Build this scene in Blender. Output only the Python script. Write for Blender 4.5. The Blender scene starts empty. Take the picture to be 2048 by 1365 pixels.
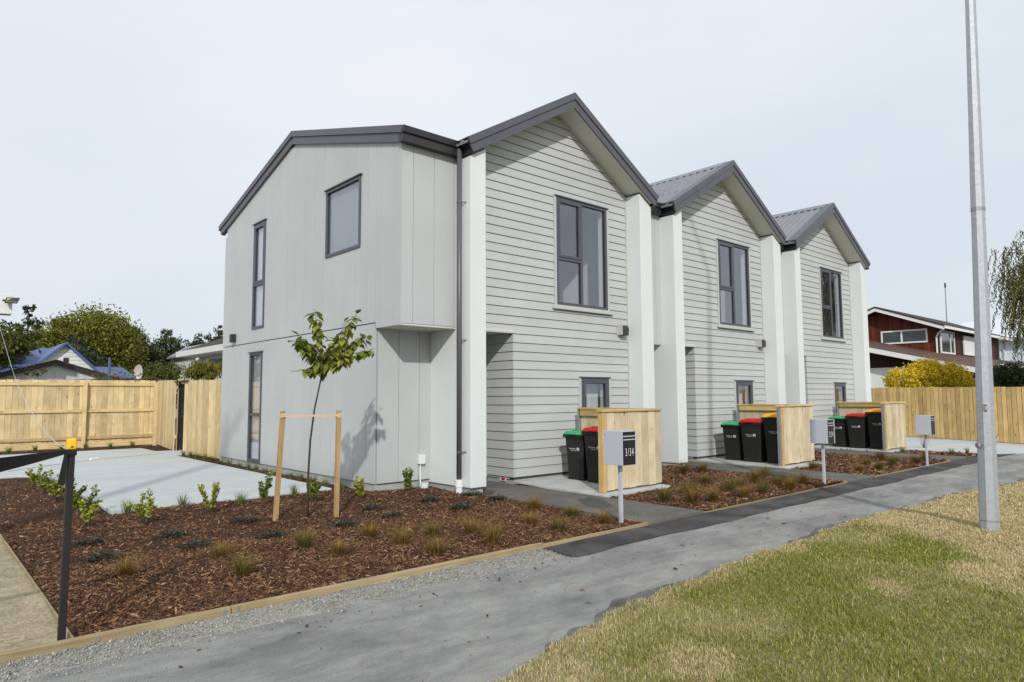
import bpy, bmesh, math, random
import numpy as np
from mathutils import Vector, Matrix
random.seed(7); rng = np.random.default_rng(7)
scene = bpy.context.scene
COL = scene.collection
R = math.radians

# ------------------------------------------------------------------ camera
YAW, PITCH, ROLL, LENS = R(41.68), R(4.626), R(-0.308), 23.89
cam_d = bpy.data.cameras.new('camera'); cam = bpy.data.objects.new('camera', cam_d); COL.objects.link(cam)
fw = Vector((math.sin(YAW)*math.cos(PITCH), math.cos(YAW)*math.cos(PITCH), math.sin(PITCH)))
rt = Vector((math.cos(YAW), -math.sin(YAW), 0)); up = rt.cross(fw)
rt2 = rt*math.cos(ROLL) + up*math.sin(ROLL); up2 = up*math.cos(ROLL) - rt*math.sin(ROLL)
m = Matrix((rt2, up2, -fw)).transposed().to_4x4(); m.translation = Vector((0, 0, 1.5))
cam.matrix_world = m
cam_d.sensor_width = 36; cam_d.sensor_fit = 'HORIZONTAL'; cam_d.lens = LENS; cam_d.clip_end = 2000; cam_d.clip_start = .05
scene.camera = cam

# ------------------------------------------------------------------ sky and sun (thin high cloud)
SUN_AZ, SUN_EL = 36.0, 31.0          # direction the light travels, from +Y towards +X
w = bpy.data.worlds.new('World'); scene.world = w; w.use_nodes = True
nt = w.node_tree; nt.nodes.clear()
out = nt.nodes.new('ShaderNodeOutputWorld'); bg = nt.nodes.new('ShaderNodeBackground'); bg.inputs['Strength'].default_value = .1
sky = nt.nodes.new('ShaderNodeTexSky'); sky.sky_type = 'NISHITA'; sky.sun_disc = False
sky.sun_elevation = R(SUN_EL); sky.sun_rotation = R(180+SUN_AZ); sky.air_density = 1.0; sky.dust_density = 2.0
tc = nt.nodes.new('ShaderNodeTexCoord'); mp = nt.nodes.new('ShaderNodeMapping'); mp.inputs['Scale'].default_value = (1, 1, 2.6)
nz = nt.nodes.new('ShaderNodeTexNoise'); nz.inputs['Scale'].default_value = 1.5; nz.inputs['Detail'].default_value = 5; nz.inputs['Roughness'].default_value = .5
sx = nt.nodes.new('ShaderNodeSeparateXYZ')
cr = nt.nodes.new('ShaderNodeValToRGB')                    # thin cloud: a little greyer low down, whiter overhead
cr.color_ramp.elements[0].position = 0; cr.color_ramp.elements[0].color = (7.1, 7.7, 8.5, 1)
cr.color_ramp.elements[1].position = .5; cr.color_ramp.elements[1].color = (8.75, 9.2, 9.75, 1)
nr = nt.nodes.new('ShaderNodeValToRGB'); nr.color_ramp.elements[0].position = .3; nr.color_ramp.elements[0].color = (.905, .925, .95, 1); nr.color_ramp.elements[1].position = .65; nr.color_ramp.elements[1].color = (1.04, 1.03, 1.02, 1)
mul = nt.nodes.new('ShaderNodeMix'); mul.data_type = 'RGBA'; mul.blend_type = 'MULTIPLY'; mul.inputs['Factor'].default_value = 1
mx = nt.nodes.new('ShaderNodeMix'); mx.data_type = 'RGBA'; mx.inputs['Factor'].default_value = .94
L = nt.links.new
L(tc.outputs['Generated'], mp.inputs['Vector']); L(mp.outputs['Vector'], nz.inputs['Vector']); L(nz.outputs['Fac'], nr.inputs['Fac'])
L(tc.outputs['Generated'], sx.inputs['Vector']); L(sx.outputs['Z'], cr.inputs['Fac'])
L(cr.outputs['Color'], mul.inputs['A']); L(nr.outputs['Color'], mul.inputs['B'])
L(sky.outputs['Color'], mx.inputs['A']); L(mul.outputs['Result'], mx.inputs['B']); L(mx.outputs['Result'], bg.inputs['Color']); L(bg.outputs['Background'], out.inputs['Surface'])
sd = bpy.data.lights.new('sun', 'SUN'); sd.energy = 2.8; sd.angle = R(1.2); sd.color = (1.0, .965, .91)
so = bpy.data.objects.new('sun', sd); COL.objects.link(so)
ld = Vector((math.sin(R(SUN_AZ))*math.cos(R(SUN_EL)), math.cos(R(SUN_AZ))*math.cos(R(SUN_EL)), -math.sin(R(SUN_EL))))
so.rotation_euler = ld.to_track_quat('-Z', 'Y').to_euler()
so.location = (0, 0, 30)
vs = scene.view_settings; vs.view_transform = 'Standard'; vs.look = 'None'; vs.exposure = 0; vs.gamma = 1; vs.use_curve_mapping = False

# ------------------------------------------------------------------ materials
MATS = {}
def _nodes(name):
    m = bpy.data.materials.new(name); m.use_nodes = True; MATS[name] = m
    t = m.node_tree; return m, t, t.nodes['Principled BSDF']
def nd(t, kind, **kw):
    n = t.nodes.new(kind)
    for k, v in kw.items():
        if k in n.inputs: n.inputs[k].default_value = v
        else: setattr(n, k, v)
    return n
def mixrgb(t, fac, a, b, mode='MIX'):
    n = t.nodes.new('ShaderNodeMix'); n.data_type = 'RGBA'; n.blend_type = mode
    for s, v in (('Factor', fac), ('A', a), ('B', b)):
        if hasattr(v, 'is_output'): t.links.new(v, n.inputs[s])
        else: n.inputs[s].default_value = v if not isinstance(v, tuple) else (*v[:3], 1)
    return n.outputs['Result']
def ramp(t, src, *stops):
    n = t.nodes.new('ShaderNodeValToRGB'); e = n.color_ramp.elements
    while len(e) < len(stops): e.new(.5)
    for i, (p, c) in enumerate(stops):
        e[i].position = p; e[i].color = (*c, 1) if len(c) == 3 else c
    t.links.new(src, n.inputs['Fac']); return n.outputs['Color']
def noise(t, scale, detail=4, rough=.55, stretch=None, coord='Object', dist=0):
    c = t.nodes.new('ShaderNodeTexCoord'); n = t.nodes.new('ShaderNodeTexNoise')
    n.inputs['Scale'].default_value = scale; n.inputs['Detail'].default_value = detail; n.inputs['Roughness'].default_value = rough; n.inputs['Distortion'].default_value = dist
    if stretch:
        mpn = t.nodes.new('ShaderNodeMapping'); mpn.inputs['Scale'].default_value = stretch
        t.links.new(c.outputs[coord], mpn.inputs['Vector']); t.links.new(mpn.outputs['Vector'], n.inputs['Vector'])
    else: t.links.new(c.outputs[coord], n.inputs['Vector'])
    return n.outputs['Fac']
def bump(t, p, h, strength, dist=.01):
    b = t.nodes.new('ShaderNodeBump'); b.inputs['Strength'].default_value = strength; b.inputs['Distance'].default_value = dist
    t.links.new(h, b.inputs['Height']); t.links.new(b.outputs['Normal'], p.inputs['Normal'])
def sc(c, k): return tuple(x*k for x in c)
def paint(name, c, rough=.5, var=.06, scale=1.2, fine=.03, bumpk=0, spec=.4, metal=0, obj=0):
    m, t, p = _nodes(name)
    n = noise(t, scale, 5); col = ramp(t, n, (.3, sc(c, 1-var)), (.7, sc(c, 1+var)))
    if fine:
        n2 = noise(t, 60, 3); col = mixrgb(t, 1.0, col, ramp(t, n2, (.3, (1-fine,)*3), (.7, (1, 1, 1))), 'MULTIPLY')
    if obj:
        oi = t.nodes.new('ShaderNodeObjectInfo'); mr = t.nodes.new('ShaderNodeMapRange'); mr.inputs['To Min'].default_value = 1-obj; mr.inputs['To Max'].default_value = 1+obj
        t.links.new(oi.outputs['Random'], mr.inputs['Value']); col = mixrgb(t, 1.0, col, mr.outputs['Result'], 'MULTIPLY')
    t.links.new(col, p.inputs['Base Color']); p.inputs['Roughness'].default_value = rough; p.inputs['Metallic'].default_value = metal
    p.inputs['Specular IOR Level'].default_value = spec
    if bumpk: bump(t, p, noise(t, 140, 3), bumpk, .004)
    return m
def wood(name, c, c2, knot=(.22, .12, .05), axis=2, rough=.75, grain=60, varobj=.28, knots=True):
    m, t, p = _nodes(name)
    s = [1, 1, 1]; s = [grain if i != axis else grain*.03 for i in range(3)]
    tcn = t.nodes.new('ShaderNodeTexCoord'); oi = t.nodes.new('ShaderNodeObjectInfo')
    vadd = t.nodes.new('ShaderNodeVectorMath'); vadd.operation = 'ADD'
    vs_ = t.nodes.new('ShaderNodeVectorMath'); vs_.operation = 'SCALE'; vs_.inputs[0].default_value = (13.1, 17.7, 9.3); t.links.new(oi.outputs['Random'], vs_.inputs['Scale'])
    t.links.new(tcn.outputs['Object'], vadd.inputs[0]); t.links.new(vs_.outputs['Vector'], vadd.inputs[1])
    mp_ = t.nodes.new('ShaderNodeMapping'); mp_.inputs['Scale'].default_value = s; t.links.new(vadd.outputs['Vector'], mp_.inputs['Vector'])
    n = t.nodes.new('ShaderNodeTexNoise'); n.inputs['Scale'].default_value = 1; n.inputs['Detail'].default_value = 5; n.inputs['Distortion'].default_value = .6; t.links.new(mp_.outputs['Vector'], n.inputs['Vector'])
    col = ramp(t, n.outputs['Fac'], (.3, c2), (.62, c))
    big = t.nodes.new('ShaderNodeTexNoise'); big.inputs['Scale'].default_value = 3; big.inputs['Detail'].default_value = 3; t.links.new(vadd.outputs['Vector'], big.inputs['Vector'])
    col = mixrgb(t, 1.0, col, ramp(t, big.outputs['Fac'], (.3, (.84, .82, .76)), (.65, (1.06, 1.05, 1.04))), 'MULTIPLY')
    geo = t.nodes.new('ShaderNodeNewGeometry')
    tone = t.nodes.new('ShaderNodeMapRange'); tone.inputs['To Min'].default_value = 1-varobj; tone.inputs['To Max'].default_value = 1+varobj*.35
    t.links.new(oi.outputs['Random'], tone.inputs['Value'])
    col = mixrgb(t, 1.0, col, tone.outputs['Result'], 'MULTIPLY')
    if knots:
        mk = t.nodes.new('ShaderNodeMapping'); ks = [5.5, 5.5, 5.5]; ks[axis] = 2.2; mk.inputs['Scale'].default_value = ks
        t.links.new(vadd.outputs['Vector'], mk.inputs['Vector'])
        v = t.nodes.new('ShaderNodeTexVoronoi'); v.inputs['Scale'].default_value = 1; t.links.new(mk.outputs['Vector'], v.inputs['Vector'])
        kf = ramp(t, v.outputs['Distance'], (.05, (.85,)*3), (.13, (0, 0, 0)))
        col = mixrgb(t, kf, col, knot)
    t.links.new(col, p.inputs['Base Color']); p.inputs['Roughness'].default_value = rough; p.inputs['Specular IOR Level'].default_value = .25
    bump(t, p, n.outputs['Fac'], .35, .004)
    return m
def island(name, stops, rough=.6, trans=0, hue=.0, pos=None, posstops=None, spec=.3, island_mix=1):
    m, t, p = _nodes(name)
    g = t.nodes.new('ShaderNodeNewGeometry'); col = ramp(t, g.outputs['Random Per Island'], *stops)
    if pos:
        n = noise(t, pos, 4, .6); f = ramp(t, n, *posstops[0])
        col2 = ramp(t, g.outputs['Random Per Island'], *posstops[1]); col = mixrgb(t, f, col, col2)
    t.links.new(col, p.inputs['Base Color']); p.inputs['Roughness'].default_value = rough; p.inputs['Specular IOR Level'].default_value = spec
    if trans:
        tr = t.nodes.new('ShaderNodeBsdfTranslucent'); t.links.new(col, tr.inputs['Color'])
        ms = t.nodes.new('ShaderNodeMixShader'); ms.inputs['Fac'].default_value = trans
        o = t.nodes['Material Output']; t.links.new(p.outputs['BSDF'], ms.inputs[1]); t.links.new(tr.outputs['BSDF'], ms.inputs[2]); t.links.new(ms.outputs['Shader'], o.inputs['Surface'])
    return m
def glass(name, tint=(.93, .94, .95), boost=.8, base=.115):
    m, t, p = _nodes(name); t.nodes.remove(p); o = t.nodes['Material Output']
    f = nd(t, 'ShaderNodeLayerWeight', Blend=.5); pw = nd(t, 'ShaderNodeMath', operation='POWER'); t.links.new(f.outputs['Facing'], pw.inputs[0]); pw.inputs[1].default_value = 4
    ml = nd(t, 'ShaderNodeMath', operation='MULTIPLY_ADD', use_clamp=True)
    t.links.new(pw.outputs[0], ml.inputs[0]); ml.inputs[1].default_value = boost; ml.inputs[2].default_value = base
    tr = t.nodes.new('ShaderNodeBsdfTransparent'); tr.inputs['Color'].default_value = (*tint, 1)
    gl = t.nodes.new('ShaderNodeBsdfGlossy'); gl.inputs['Roughness'].default_value = .0; gl.inputs['Color'].default_value = (.92, .93, 1.0, 1)
    bn = t.nodes.new('ShaderNodeBump'); bn.inputs['Strength'].default_value = .008; bn.inputs['Distance'].default_value = .05
    t.links.new(noise(t, 1.2, 2), bn.inputs['Height']); t.links.new(bn.outputs['Normal'], gl.inputs['Normal'])
    ms = t.nodes.new('ShaderNodeMixShader'); t.links.new(ml.outputs[0], ms.inputs['Fac']); t.links.new(tr.outputs['BSDF'], ms.inputs[1]); t.links.new(gl.outputs['BSDF'], ms.inputs[2])
    t.links.new(ms.outputs['Shader'], o.inputs['Surface']); return m

BOARD = paint('weatherboard_paint', (.46, .475, .465), .55, .05, 1.3, .03, .08, obj=.03)
PANEL = paint('side_panel_paint', (.465, .485, .485), .55, .045, .8, .02, .06, obj=.018)
WHITE = paint('white_plaster', (.66, .695, .69), .7, .03, 1.0, .02, .15)
SOFFIT = paint('soffit_paint', (.62, .62, .56), .6, .03)
TRIM = paint('trim_paint', (.47, .475, .45), .5, .03)
DARK = paint('dark_grey_metal', (.085, .085, .102), .42, .06, 2, .03, 0, .5)
ROOF = paint('roof_steel', (.185, .19, .21), .36, .08, 1.5, .03, 0, .6)
GUTTER = paint('gutter_steel', (.028, .026, .03), .35, .06, 2, .03, 0, .5)
PIPE = paint('downpipe_steel', (.10, .095, .11), .4, .05, 2, .02, 0, .5)
FRAME = paint('window_aluminium', (.075, .075, .095), .4, .05, 3, .02, 0, .5)
GASKET = paint('rubber_black', (.012, .012, .013), .6, .05)
FOUND = paint('foundation_concrete', (.38, .39, .375), .85, .15, 4, .1, .4)
PVC = paint('white_pvc', (.72, .75, .74), .4, .03)
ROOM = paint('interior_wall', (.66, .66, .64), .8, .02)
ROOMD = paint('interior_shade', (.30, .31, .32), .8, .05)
CARPET = paint('carpet', (.16, .15, .15), .9, .1)
CURTAIN = paint('curtain_cloth', (.70, .72, .72), .8, .06, 8)
DOORM = paint('front_door_paint', (.10, .11, .13), .4, .03)
BACKM = paint('board_gap_shade', (.05, .05, .05), .9, .1)  # near-black lining: shadow lines between weatherboards are put into this colour
GLASS = glass('window_glass')
BLACKP = paint('black_plastic', (.016, .015, .015), .48, .1, 6, .06, .1, .4)
LIDG = paint('green_lid', (.04, .36, .14), .4, .06, 5)
LIDR = paint('red_lid', (.50, .005, .018), .4, .06, 5)
LIDY = paint('yellow_lid', (.85, .42, .01), .4, .06, 5)
LOGO = paint('white_print', (.75, .75, .75), .6, 0)
MAIL = paint('letterbox_silver', (.46, .48, .53), .45, .03, 3, .02, 0, .5)
MAILB = paint('letterbox_black', (.012, .012, .013), .35, .05)
STEEL = paint('galvanised_post', (.30, .31, .33), .5, .15, 8, .1, 0, .5, .4)
CAPY = paint('yellow_cap', (.85, .50, .02), .45, .06, 10)
POSTB = paint('black_post_plastic', (.018, .016, .016), .5, .2, 6, .15, .2)
TAPE = paint('black_tape_fabric', (.006, .006, .007), .7, .2, 5, .1, .3)
ROPE = paint('white_cable', (.48, .50, .51), .6, .05)
WEB = paint('jute_webbing', (.62, .44, .30), .85, .12, 30, .1, .4)
REDM = paint('red_ink', (.45, .03, .06), .6, .05)
LAMPB = paint('lamp_bronze', (.03, .025, .028), .4, .1)
VENT = paint('vent_brown', (.045, .033, .034), .45, .1)
WOODF = wood('fence_pine', (.72, .585, .345), (.60, .455, .235), axis=2)
WOODR = wood('fence_pine_golden', (.86, .61, .275), (.68, .46, .18), axis=2, varobj=.32)
WOODX = wood('rail_pine', (.68, .54, .30), (.54, .40, .19), axis=0)
WOODY = wood('rail_pine_across', (.56, .42, .20), (.42, .29, .12), axis=1)
WOODB = wood('screen_board_pine', (.67, .575, .41), (.56, .455, .295), axis=2, varobj=.22)
WOODP = wood('screen_post_pine', (.62, .43, .19), (.50, .33, .13), axis=2, varobj=.1)
WOODE = wood('edging_pine', (.37, .30, .18), (.27, .205, .115), axis=0, rough=.85)
STAKE = wood('stake_pine', (.52, .36, .18), (.38, .25, .10), axis=2)
BRICKH = wood('red_stained_boards', (.16, .035, .018), (.09, .02, .012), axis=2, rough=.7, varobj=.45, knots=False)
BROWNH = wood('brown_stained_boards', (.045, .020, .016), (.028, .014, .012), axis=2, varobj=.3, knots=False)
WHITEH = paint('white_house_paint', (.72, .73, .72), .6, .06, 2, .04)
GREYH = paint('grey_house_paint', (.55, .58, .57), .6, .05, 2)
TILE = paint('brown_roof_tile', (.115, .065, .052), .85, .35, 2.5, .3, .5)
TILEG = paint('dark_shingle_roof', (.055, .045, .032), .9, .3, 4, .3, .5)
BLUER = paint('blue_roof_steel', (.075, .11, .26), .45, .1, 2)
FARW = paint('far_white_steel', (.62, .66, .72), .5, .05)
DISH = paint('dish_paint', (.55, .50, .50), .6, .1, 6)
TRUNK = paint('bark', (.10, .08, .06), .9, .3, 12, .3, .6)
TRUNKY = paint('young_bark', (.075, .055, .048), .75, .3, 25, .3, .4)
BRUSHM = paint('dry_twig', (.10, .075, .05), .9, .3, 20)
BLACKM = paint('black_gate_steel', (.012, .011, .011), .5, .2)

def ground_mat(name, c1, c2, s1, c3=None, s2=60, k=.5, bs=180, bk=.4, rough=.9, stretch=None, pos1=(.35, .65), speck=None):
    m, t, p = _nodes(name)
    n = noise(t, s1, 6, .6, stretch, dist=.6); col = ramp(t, n, (pos1[0], c1), (pos1[1], c2))
    n2 = noise(t, s2, 4, .7)
    col = mixrgb(t, 1.0, col, ramp(t, n2, (.25, (1-k,)*3), (.7, (1+k*.3,)*3)), 'MULTIPLY')
    if speck:
        v = t.nodes.new('ShaderNodeTexVoronoi'); v.inputs['Scale'].default_value = speck[0]
        cc = t.nodes.new('ShaderNodeTexCoord'); t.links.new(cc.outputs['Object'], v.inputs['Vector'])
        col = mixrgb(t, 1.0, col, ramp(t, v.outputs['Color'], (0.1, (1-speck[1],)*3), (.9, (1+speck[1],)*3)), 'MULTIPLY')
    t.links.new(col, p.inputs['Base Color']); p.inputs['Roughness'].default_value = rough; p.inputs['Specular IOR Level'].default_value = .25
    bump(t, p, noise(t, bs, 4, .7), bk, .008)
    return m
GROUND = ground_mat('ground_soil', (.13, .12, .07), (.20, .17, .10), .6, k=.3)
SOIL = ground_mat('mulch_soil', (.030, .014, .008), (.08, .036, .017), 9, k=.6, s2=40, bs=90, bk=1.0)
SAND = ground_mat('sandy_lot', (.30, .25, .165), (.46, .39, .27), 4, k=.6, s2=45, bs=40, bk=1.0)
def footpath_mat():
    m, t, p = _nodes('footpath_asphalt')
    n = noise(t, .8, 8, .68, (1.0, 1.9, 1), dist=.35)           # dust and wear
    col = ramp(t, n, (.32, (.195, .195, .19)), (.46, (.28, .281, .27)), (.56, (.345, .345, .328)), (.70, (.405, .405, .378)))
    n3 = noise(t, 6, 8, .7, (.7, 1.5, 1), dist=.4); col = mixrgb(t, 1.0, col, ramp(t, n3, (.32, (.80,)*3), (.60, (1.05,)*3)), 'MULTIPLY')
    n2 = noise(t, 260, 4, .85); col = mixrgb(t, 1.0, col, ramp(t, n2, (.32, (.58,)*3), (.68, (1.18,)*3)), 'MULTIPLY')
    c = t.nodes.new('ShaderNodeTexCoord'); v = t.nodes.new('ShaderNodeTexVoronoi'); v.inputs['Scale'].default_value = 300; t.links.new(c.outputs['Object'], v.inputs['Vector'])
    col = mixrgb(t, 1.0, col, ramp(t, v.outputs['Color'], (.05, (.72,)*3), (.95, (1.2,)*3)), 'MULTIPLY')
    t.links.new(col, p.inputs['Base Color']); p.inputs['Roughness'].default_value = .85; p.inputs['Specular IOR Level'].default_value = .3
    bump(t, p, v.outputs['Distance'], .6, .004); return m
PATH = footpath_mat()
TAR = ground_mat('fresh_asphalt', (.048, .043, .044), (.15, .145, .143), 1.5, k=.45, s2=240, bs=240, bk=.8, rough=.8, pos1=(.38, .80))
CONC = ground_mat('broomed_concrete', (.43, .465, .475), (.52, .545, .545), 1.0, k=.07, s2=40, bs=160, bk=.15, stretch=(.5, 3.0, 1), rough=.8)
CONCB = ground_mat('slab_concrete', (.42, .43, .42), (.55, .56, .54), 2.2, k=.12, s2=30, bs=160, bk=.15, rough=.8)
AGG = ground_mat('exposed_aggregate', (.125, .118, .105), (.185, .175, .155), 2.0, k=.5, s2=160, bs=120, bk=.7, speck=(130, .35))
GRAVB = ground_mat('gravel_bed', (.27, .265, .235), (.38, .37, .33), 5, k=.4, s2=60, bs=70, bk=.9)
VERGE = ground_mat('verge_soil', (.24, .21, .11), (.34, .285, .165), 2.5, k=.5, s2=60, bs=90, bk=.8)
CHIP = island('bark_chips', ((0, (.035, .016, .009)), (.35, (.095, .042, .020)), (.68, (.175, .082, .038)), (.9, (.25, .135, .066)), (1, (.40, .255, .155))), .85)
STONE = island('gravel_stones', ((0, (.18, .18, .165)), (.5, (.315, .31, .28)), (1, (.43, .42, .38))), .9)
GRASSM = island('verge_grass', ((0, (.115, .145, .012)), (.5, (.21, .245, .024)), (.85, (.34, .345, .06)), (1, (.50, .45, .18))), .7, .3,
    pos=.55, posstops=(((.50, (0, 0, 0)), (.64, (.8, .8, .8))), ((0, (.30, .28, .09)), (.5, (.45, .41, .18)), (1, (.60, .52, .30)))))
STRAW = island('dry_grass', ((0, (.42, .33, .16)), (.5, (.60, .48, .27)), (.8, (.70, .58, .36)), (1, (.34, .34, .10))), .75, .2)
LEAFY = island('shrub_leaf_yellow', ((0, (.14, .17, .016)), (.5, (.30, .33, .035)), (1, (.48, .48, .07))), .45, .25, spec=.5)
LEAFM = island('shrub_leaf_green', ((0, (.07, .105, .016)), (.5, (.15, .19, .028)), (1, (.28, .31, .045))), .45, .25, spec=.5)
LEAFT = island('young_tree_leaf', ((0, (.07, .10, .012)), (1, (.20, .23, .03))), .45, .3, spec=.45)
def objleaf():
    m, t, p = _nodes('cherry_leaf'); oi = t.nodes.new('ShaderNodeObjectInfo')
    col = ramp(t, oi.outputs['Random'], (0, (.075, .105, .014)), (.5, (.165, .20, .025)), (1, (.32, .32, .05)))
    t.links.new(col, p.inputs['Base Color']); p.inputs['Roughness'].default_value = .5
    tr = t.nodes.new('ShaderNodeBsdfTranslucent'); t.links.new(col, tr.inputs['Color'])
    ms = t.nodes.new('ShaderNodeMixShader'); ms.inputs['Fac'].default_value = .3; o = t.nodes['Material Output']
    t.links.new(p.outputs['BSDF'], ms.inputs[1]); t.links.new(tr.outputs['BSDF'], ms.inputs[2]); t.links.new(ms.outputs['Shader'], o.inputs['Surface']); return m
LEAFC = objleaf()
TUSS = island('tussock_blade', ((0, (.12, .085, .02)), (.4, (.24, .145, .03)), (.75, (.34, .20, .05)), (1, (.13, .14, .03))), .7, .25)
TUSSG = island('tussock_blade_olive', ((0, (.09, .085, .02)), (.5, (.17, .14, .035)), (1, (.30, .20, .06))), .7, .25)
BLADE = island('green_blade', ((0, (.07, .10, .02)), (.5, (.13, .17, .035)), (1, (.25, .27, .08))), .6, .25)
MATLEAF = island('dark_mat_leaf', ((0, (.012, .020, .014)), (.6, (.028, .045, .030)), (1, (.05, .075, .045))), .5, .1, spec=.5)
TREE_A = island('foliage_yellowgreen', ((0, (.075, .088, .012)), (.5, (.16, .17, .02)), (1, (.27, .265, .04))), .6, .3)
TREE_B = island('foliage_midgreen', ((0, (.04, .052, .011)), (.5, (.095, .11, .02)), (1, (.18, .19, .04))), .6, .3)
TREE_C = island('foliage_bluegreen', ((0, (.018, .030, .020)), (.5, (.04, .06, .038)), (1, (.08, .105, .065))), .7, .15)
TREE_D = island('foliage_pine', ((0, (.018, .026, .009)), (.5, (.042, .056, .018)), (1, (.08, .10, .032))), .7, .15)
TREE_Y = island('foliage_goldenyellow', ((0, (.30, .22, .01)), (.35, (.66, .50, .02)), (.8, (.86, .68, .04)), (1, (.90, .76, .10))), .6, .3)
TREE_W = island('foliage_weeping', ((0, (.065, .065, .018)), (.5, (.14, .14, .042)), (1, (.26, .245, .09))), .7, .25)
TREE_S = island('foliage_smalltree', ((0, (.10, .11, .015)), (.5, (.20, .20, .03)), (1, (.33, .31, .06))), .6, .3)
def galv():
    m, t, p = _nodes('galvanised_steel')
    c = t.nodes.new('ShaderNodeTexCoord'); v = t.nodes.new('ShaderNodeTexVoronoi'); v.inputs['Scale'].default_value = 34; t.links.new(c.outputs['Object'], v.inputs['Vector'])
    col = ramp(t, v.outputs['Color'], (0, (.38, .40, .43)), (1, (.46, .485, .515)))
    n = noise(t, 5, 5, .65, (1, 1, .5)); col = mixrgb(t, ramp(t, n, (.60, (0, 0, 0)), (.75, (.45, .45, .45))), col, (.70, .73, .76))
    t.links.new(col, p.inputs['Base Color']); p.inputs['Roughness'].default_value = .5; p.inputs['Metallic'].default_value = .45; return m
GALV = galv()

# ------------------------------------------------------------------ mesh helpers
class MB:
    def __init__(s): s.v = []; s.f = []; s.mi = []
    def add(s, vs, fs, mi=0):
        o = len(s.v); s.v += [tuple(x) for x in vs]; s.f += [tuple(o+i for i in f) for f in fs]; s.mi += [mi]*len(fs); return s
    def hexa(s, p, mi=0):   # 8 points: bottom 4 ccw, top 4 ccw
        return s.add(p, [(3, 2, 1, 0), (4, 5, 6, 7), (0, 1, 5, 4), (1, 2, 6, 5), (2, 3, 7, 6), (3, 0, 4, 7)], mi)
    def box(s, x0, x1, y0, y1, z0, z1, mi=0):
        return s.hexa([(x0, y0, z0), (x1, y0, z0), (x1, y1, z0), (x0, y1, z0), (x0, y0, z1), (x1, y0, z1), (x1, y1, z1), (x0, y1, z1)], mi)
    def prism(s, poly, axis, a, b, mi=0):   # poly 2D in the other two axes (in order)
        n = len(poly)
        def P(u, v, t): return {'x': (t, u, v), 'y': (u, t, v), 'z': (u, v, t)}[axis]
        vs_ = [P(u, v, a) for u, v in poly] + [P(u, v, b) for u, v in poly]
        fs = [tuple(range(n-1, -1, -1)), tuple(range(n, 2*n))] + [(i, (i+1) % n, n+(i+1) % n, n+i) for i in range(n)]
        return s.add(vs_, fs, mi)
    def tube(s, pts, r, n=8, mi=0, cap=True):
        pts = [Vector(p) for p in pts]; rs = r if isinstance(r, (list, tuple)) else [r]*len(pts); rings = []
        prev = None
        for i, p in enumerate(pts):
            d = (pts[min(i+1, len(pts)-1)]-pts[max(i-1, 0)]).normalized()
            a = d.orthogonal().normalized() if prev is None else (prev-d*prev.dot(d)).normalized()
            prev = a; b = d.cross(a)
            rings.append([p+(a*math.cos(2*math.pi*k/n)+b*math.sin(2*math.pi*k/n))*rs[i] for k in range(n)])
        vs_ = [v for ring in rings for v in ring]; fs = []
        for i in range(len(pts)-1):
            for k in range(n): fs.append((i*n+k, i*n+(k+1) % n, (i+1)*n+(k+1) % n, (i+1)*n+k))
        if cap: fs += [tuple(range(n-1, -1, -1)), tuple((len(pts)-1)*n+k for k in range(n))]
        return s.add(vs_, fs, mi)
    def bar(s, a, b, wx, h, mi=0):   # box beam along a->b, vertical thickness h, width wx (horizontal)
        a = Vector(a); b = Vector(b); d = (b-a).normalized(); sd_ = Vector((-d.y, d.x, 0)); sd_ = sd_.normalized() if sd_.length > 1e-6 else Vector((1, 0, 0)); u = sd_.cross(d)*-1
        u = d.cross(sd_)
        return s.hexa([a-sd_*wx/2-u*h/2, a+sd_*wx/2-u*h/2, b+sd_*wx/2-u*h/2, b-sd_*wx/2-u*h/2, a-sd_*wx/2+u*h/2, a+sd_*wx/2+u*h/2, b+sd_*wx/2+u*h/2, b-sd_*wx/2+u*h/2], mi)
    def build(s, name, mats, parent=None, bevel=0, smooth=False, seg=2):
        me = bpy.data.meshes.new(name)
        org = wloc(parent) if parent else Vector((0, 0, 0))
        me.from_pydata([tuple(Vector(v)-org) for v in s.v], [], s.f)
        mats = mats if isinstance(mats, (list, tuple)) else [mats]
        for m_ in mats: me.materials.append(m_)
        me.polygons.foreach_set('material_index', s.mi)
        bm = bmesh.new(); bm.from_mesh(me); bmesh.ops.recalc_face_normals(bm, faces=bm.faces)
        if bevel: bmesh.ops.bevel(bm, geom=[e for e in bm.edges if len(e.link_faces) == 2 and e.calc_face_angle(0) > .5], offset=bevel, segments=seg, profile=.6, affect='EDGES', clamp_overlap=True)
        bm.to_mesh(me); bm.free()
        if smooth: me.polygons.foreach_set('use_smooth', [True]*len(me.polygons)); 
        o = bpy.data.objects.new(name, me); COL.objects.link(o)
        if parent: o.parent = parent
        return o
def wloc(o):
    v = Vector((0, 0, 0))
    while o is not None: v = v+Vector(o.location); o = o.parent
    return v
def tag(o, label, cat, group=None):
    o['label'] = label; o['category'] = cat
    if group: o['group'] = group
    return o
def thing(name, label, cat, loc=(0, 0, 0), group=None):
    o = bpy.data.objects.new(name, None); COL.objects.link(o); o.location = loc; o.empty_display_size = .2; return tag(o, label, cat, group)
def struct(o): o['kind'] = 'structure'; return o
def stuff(o, label=None, cat=None):
    o['kind'] = 'stuff'
    if label: o['label'] = label; o['category'] = cat
    return o
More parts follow.
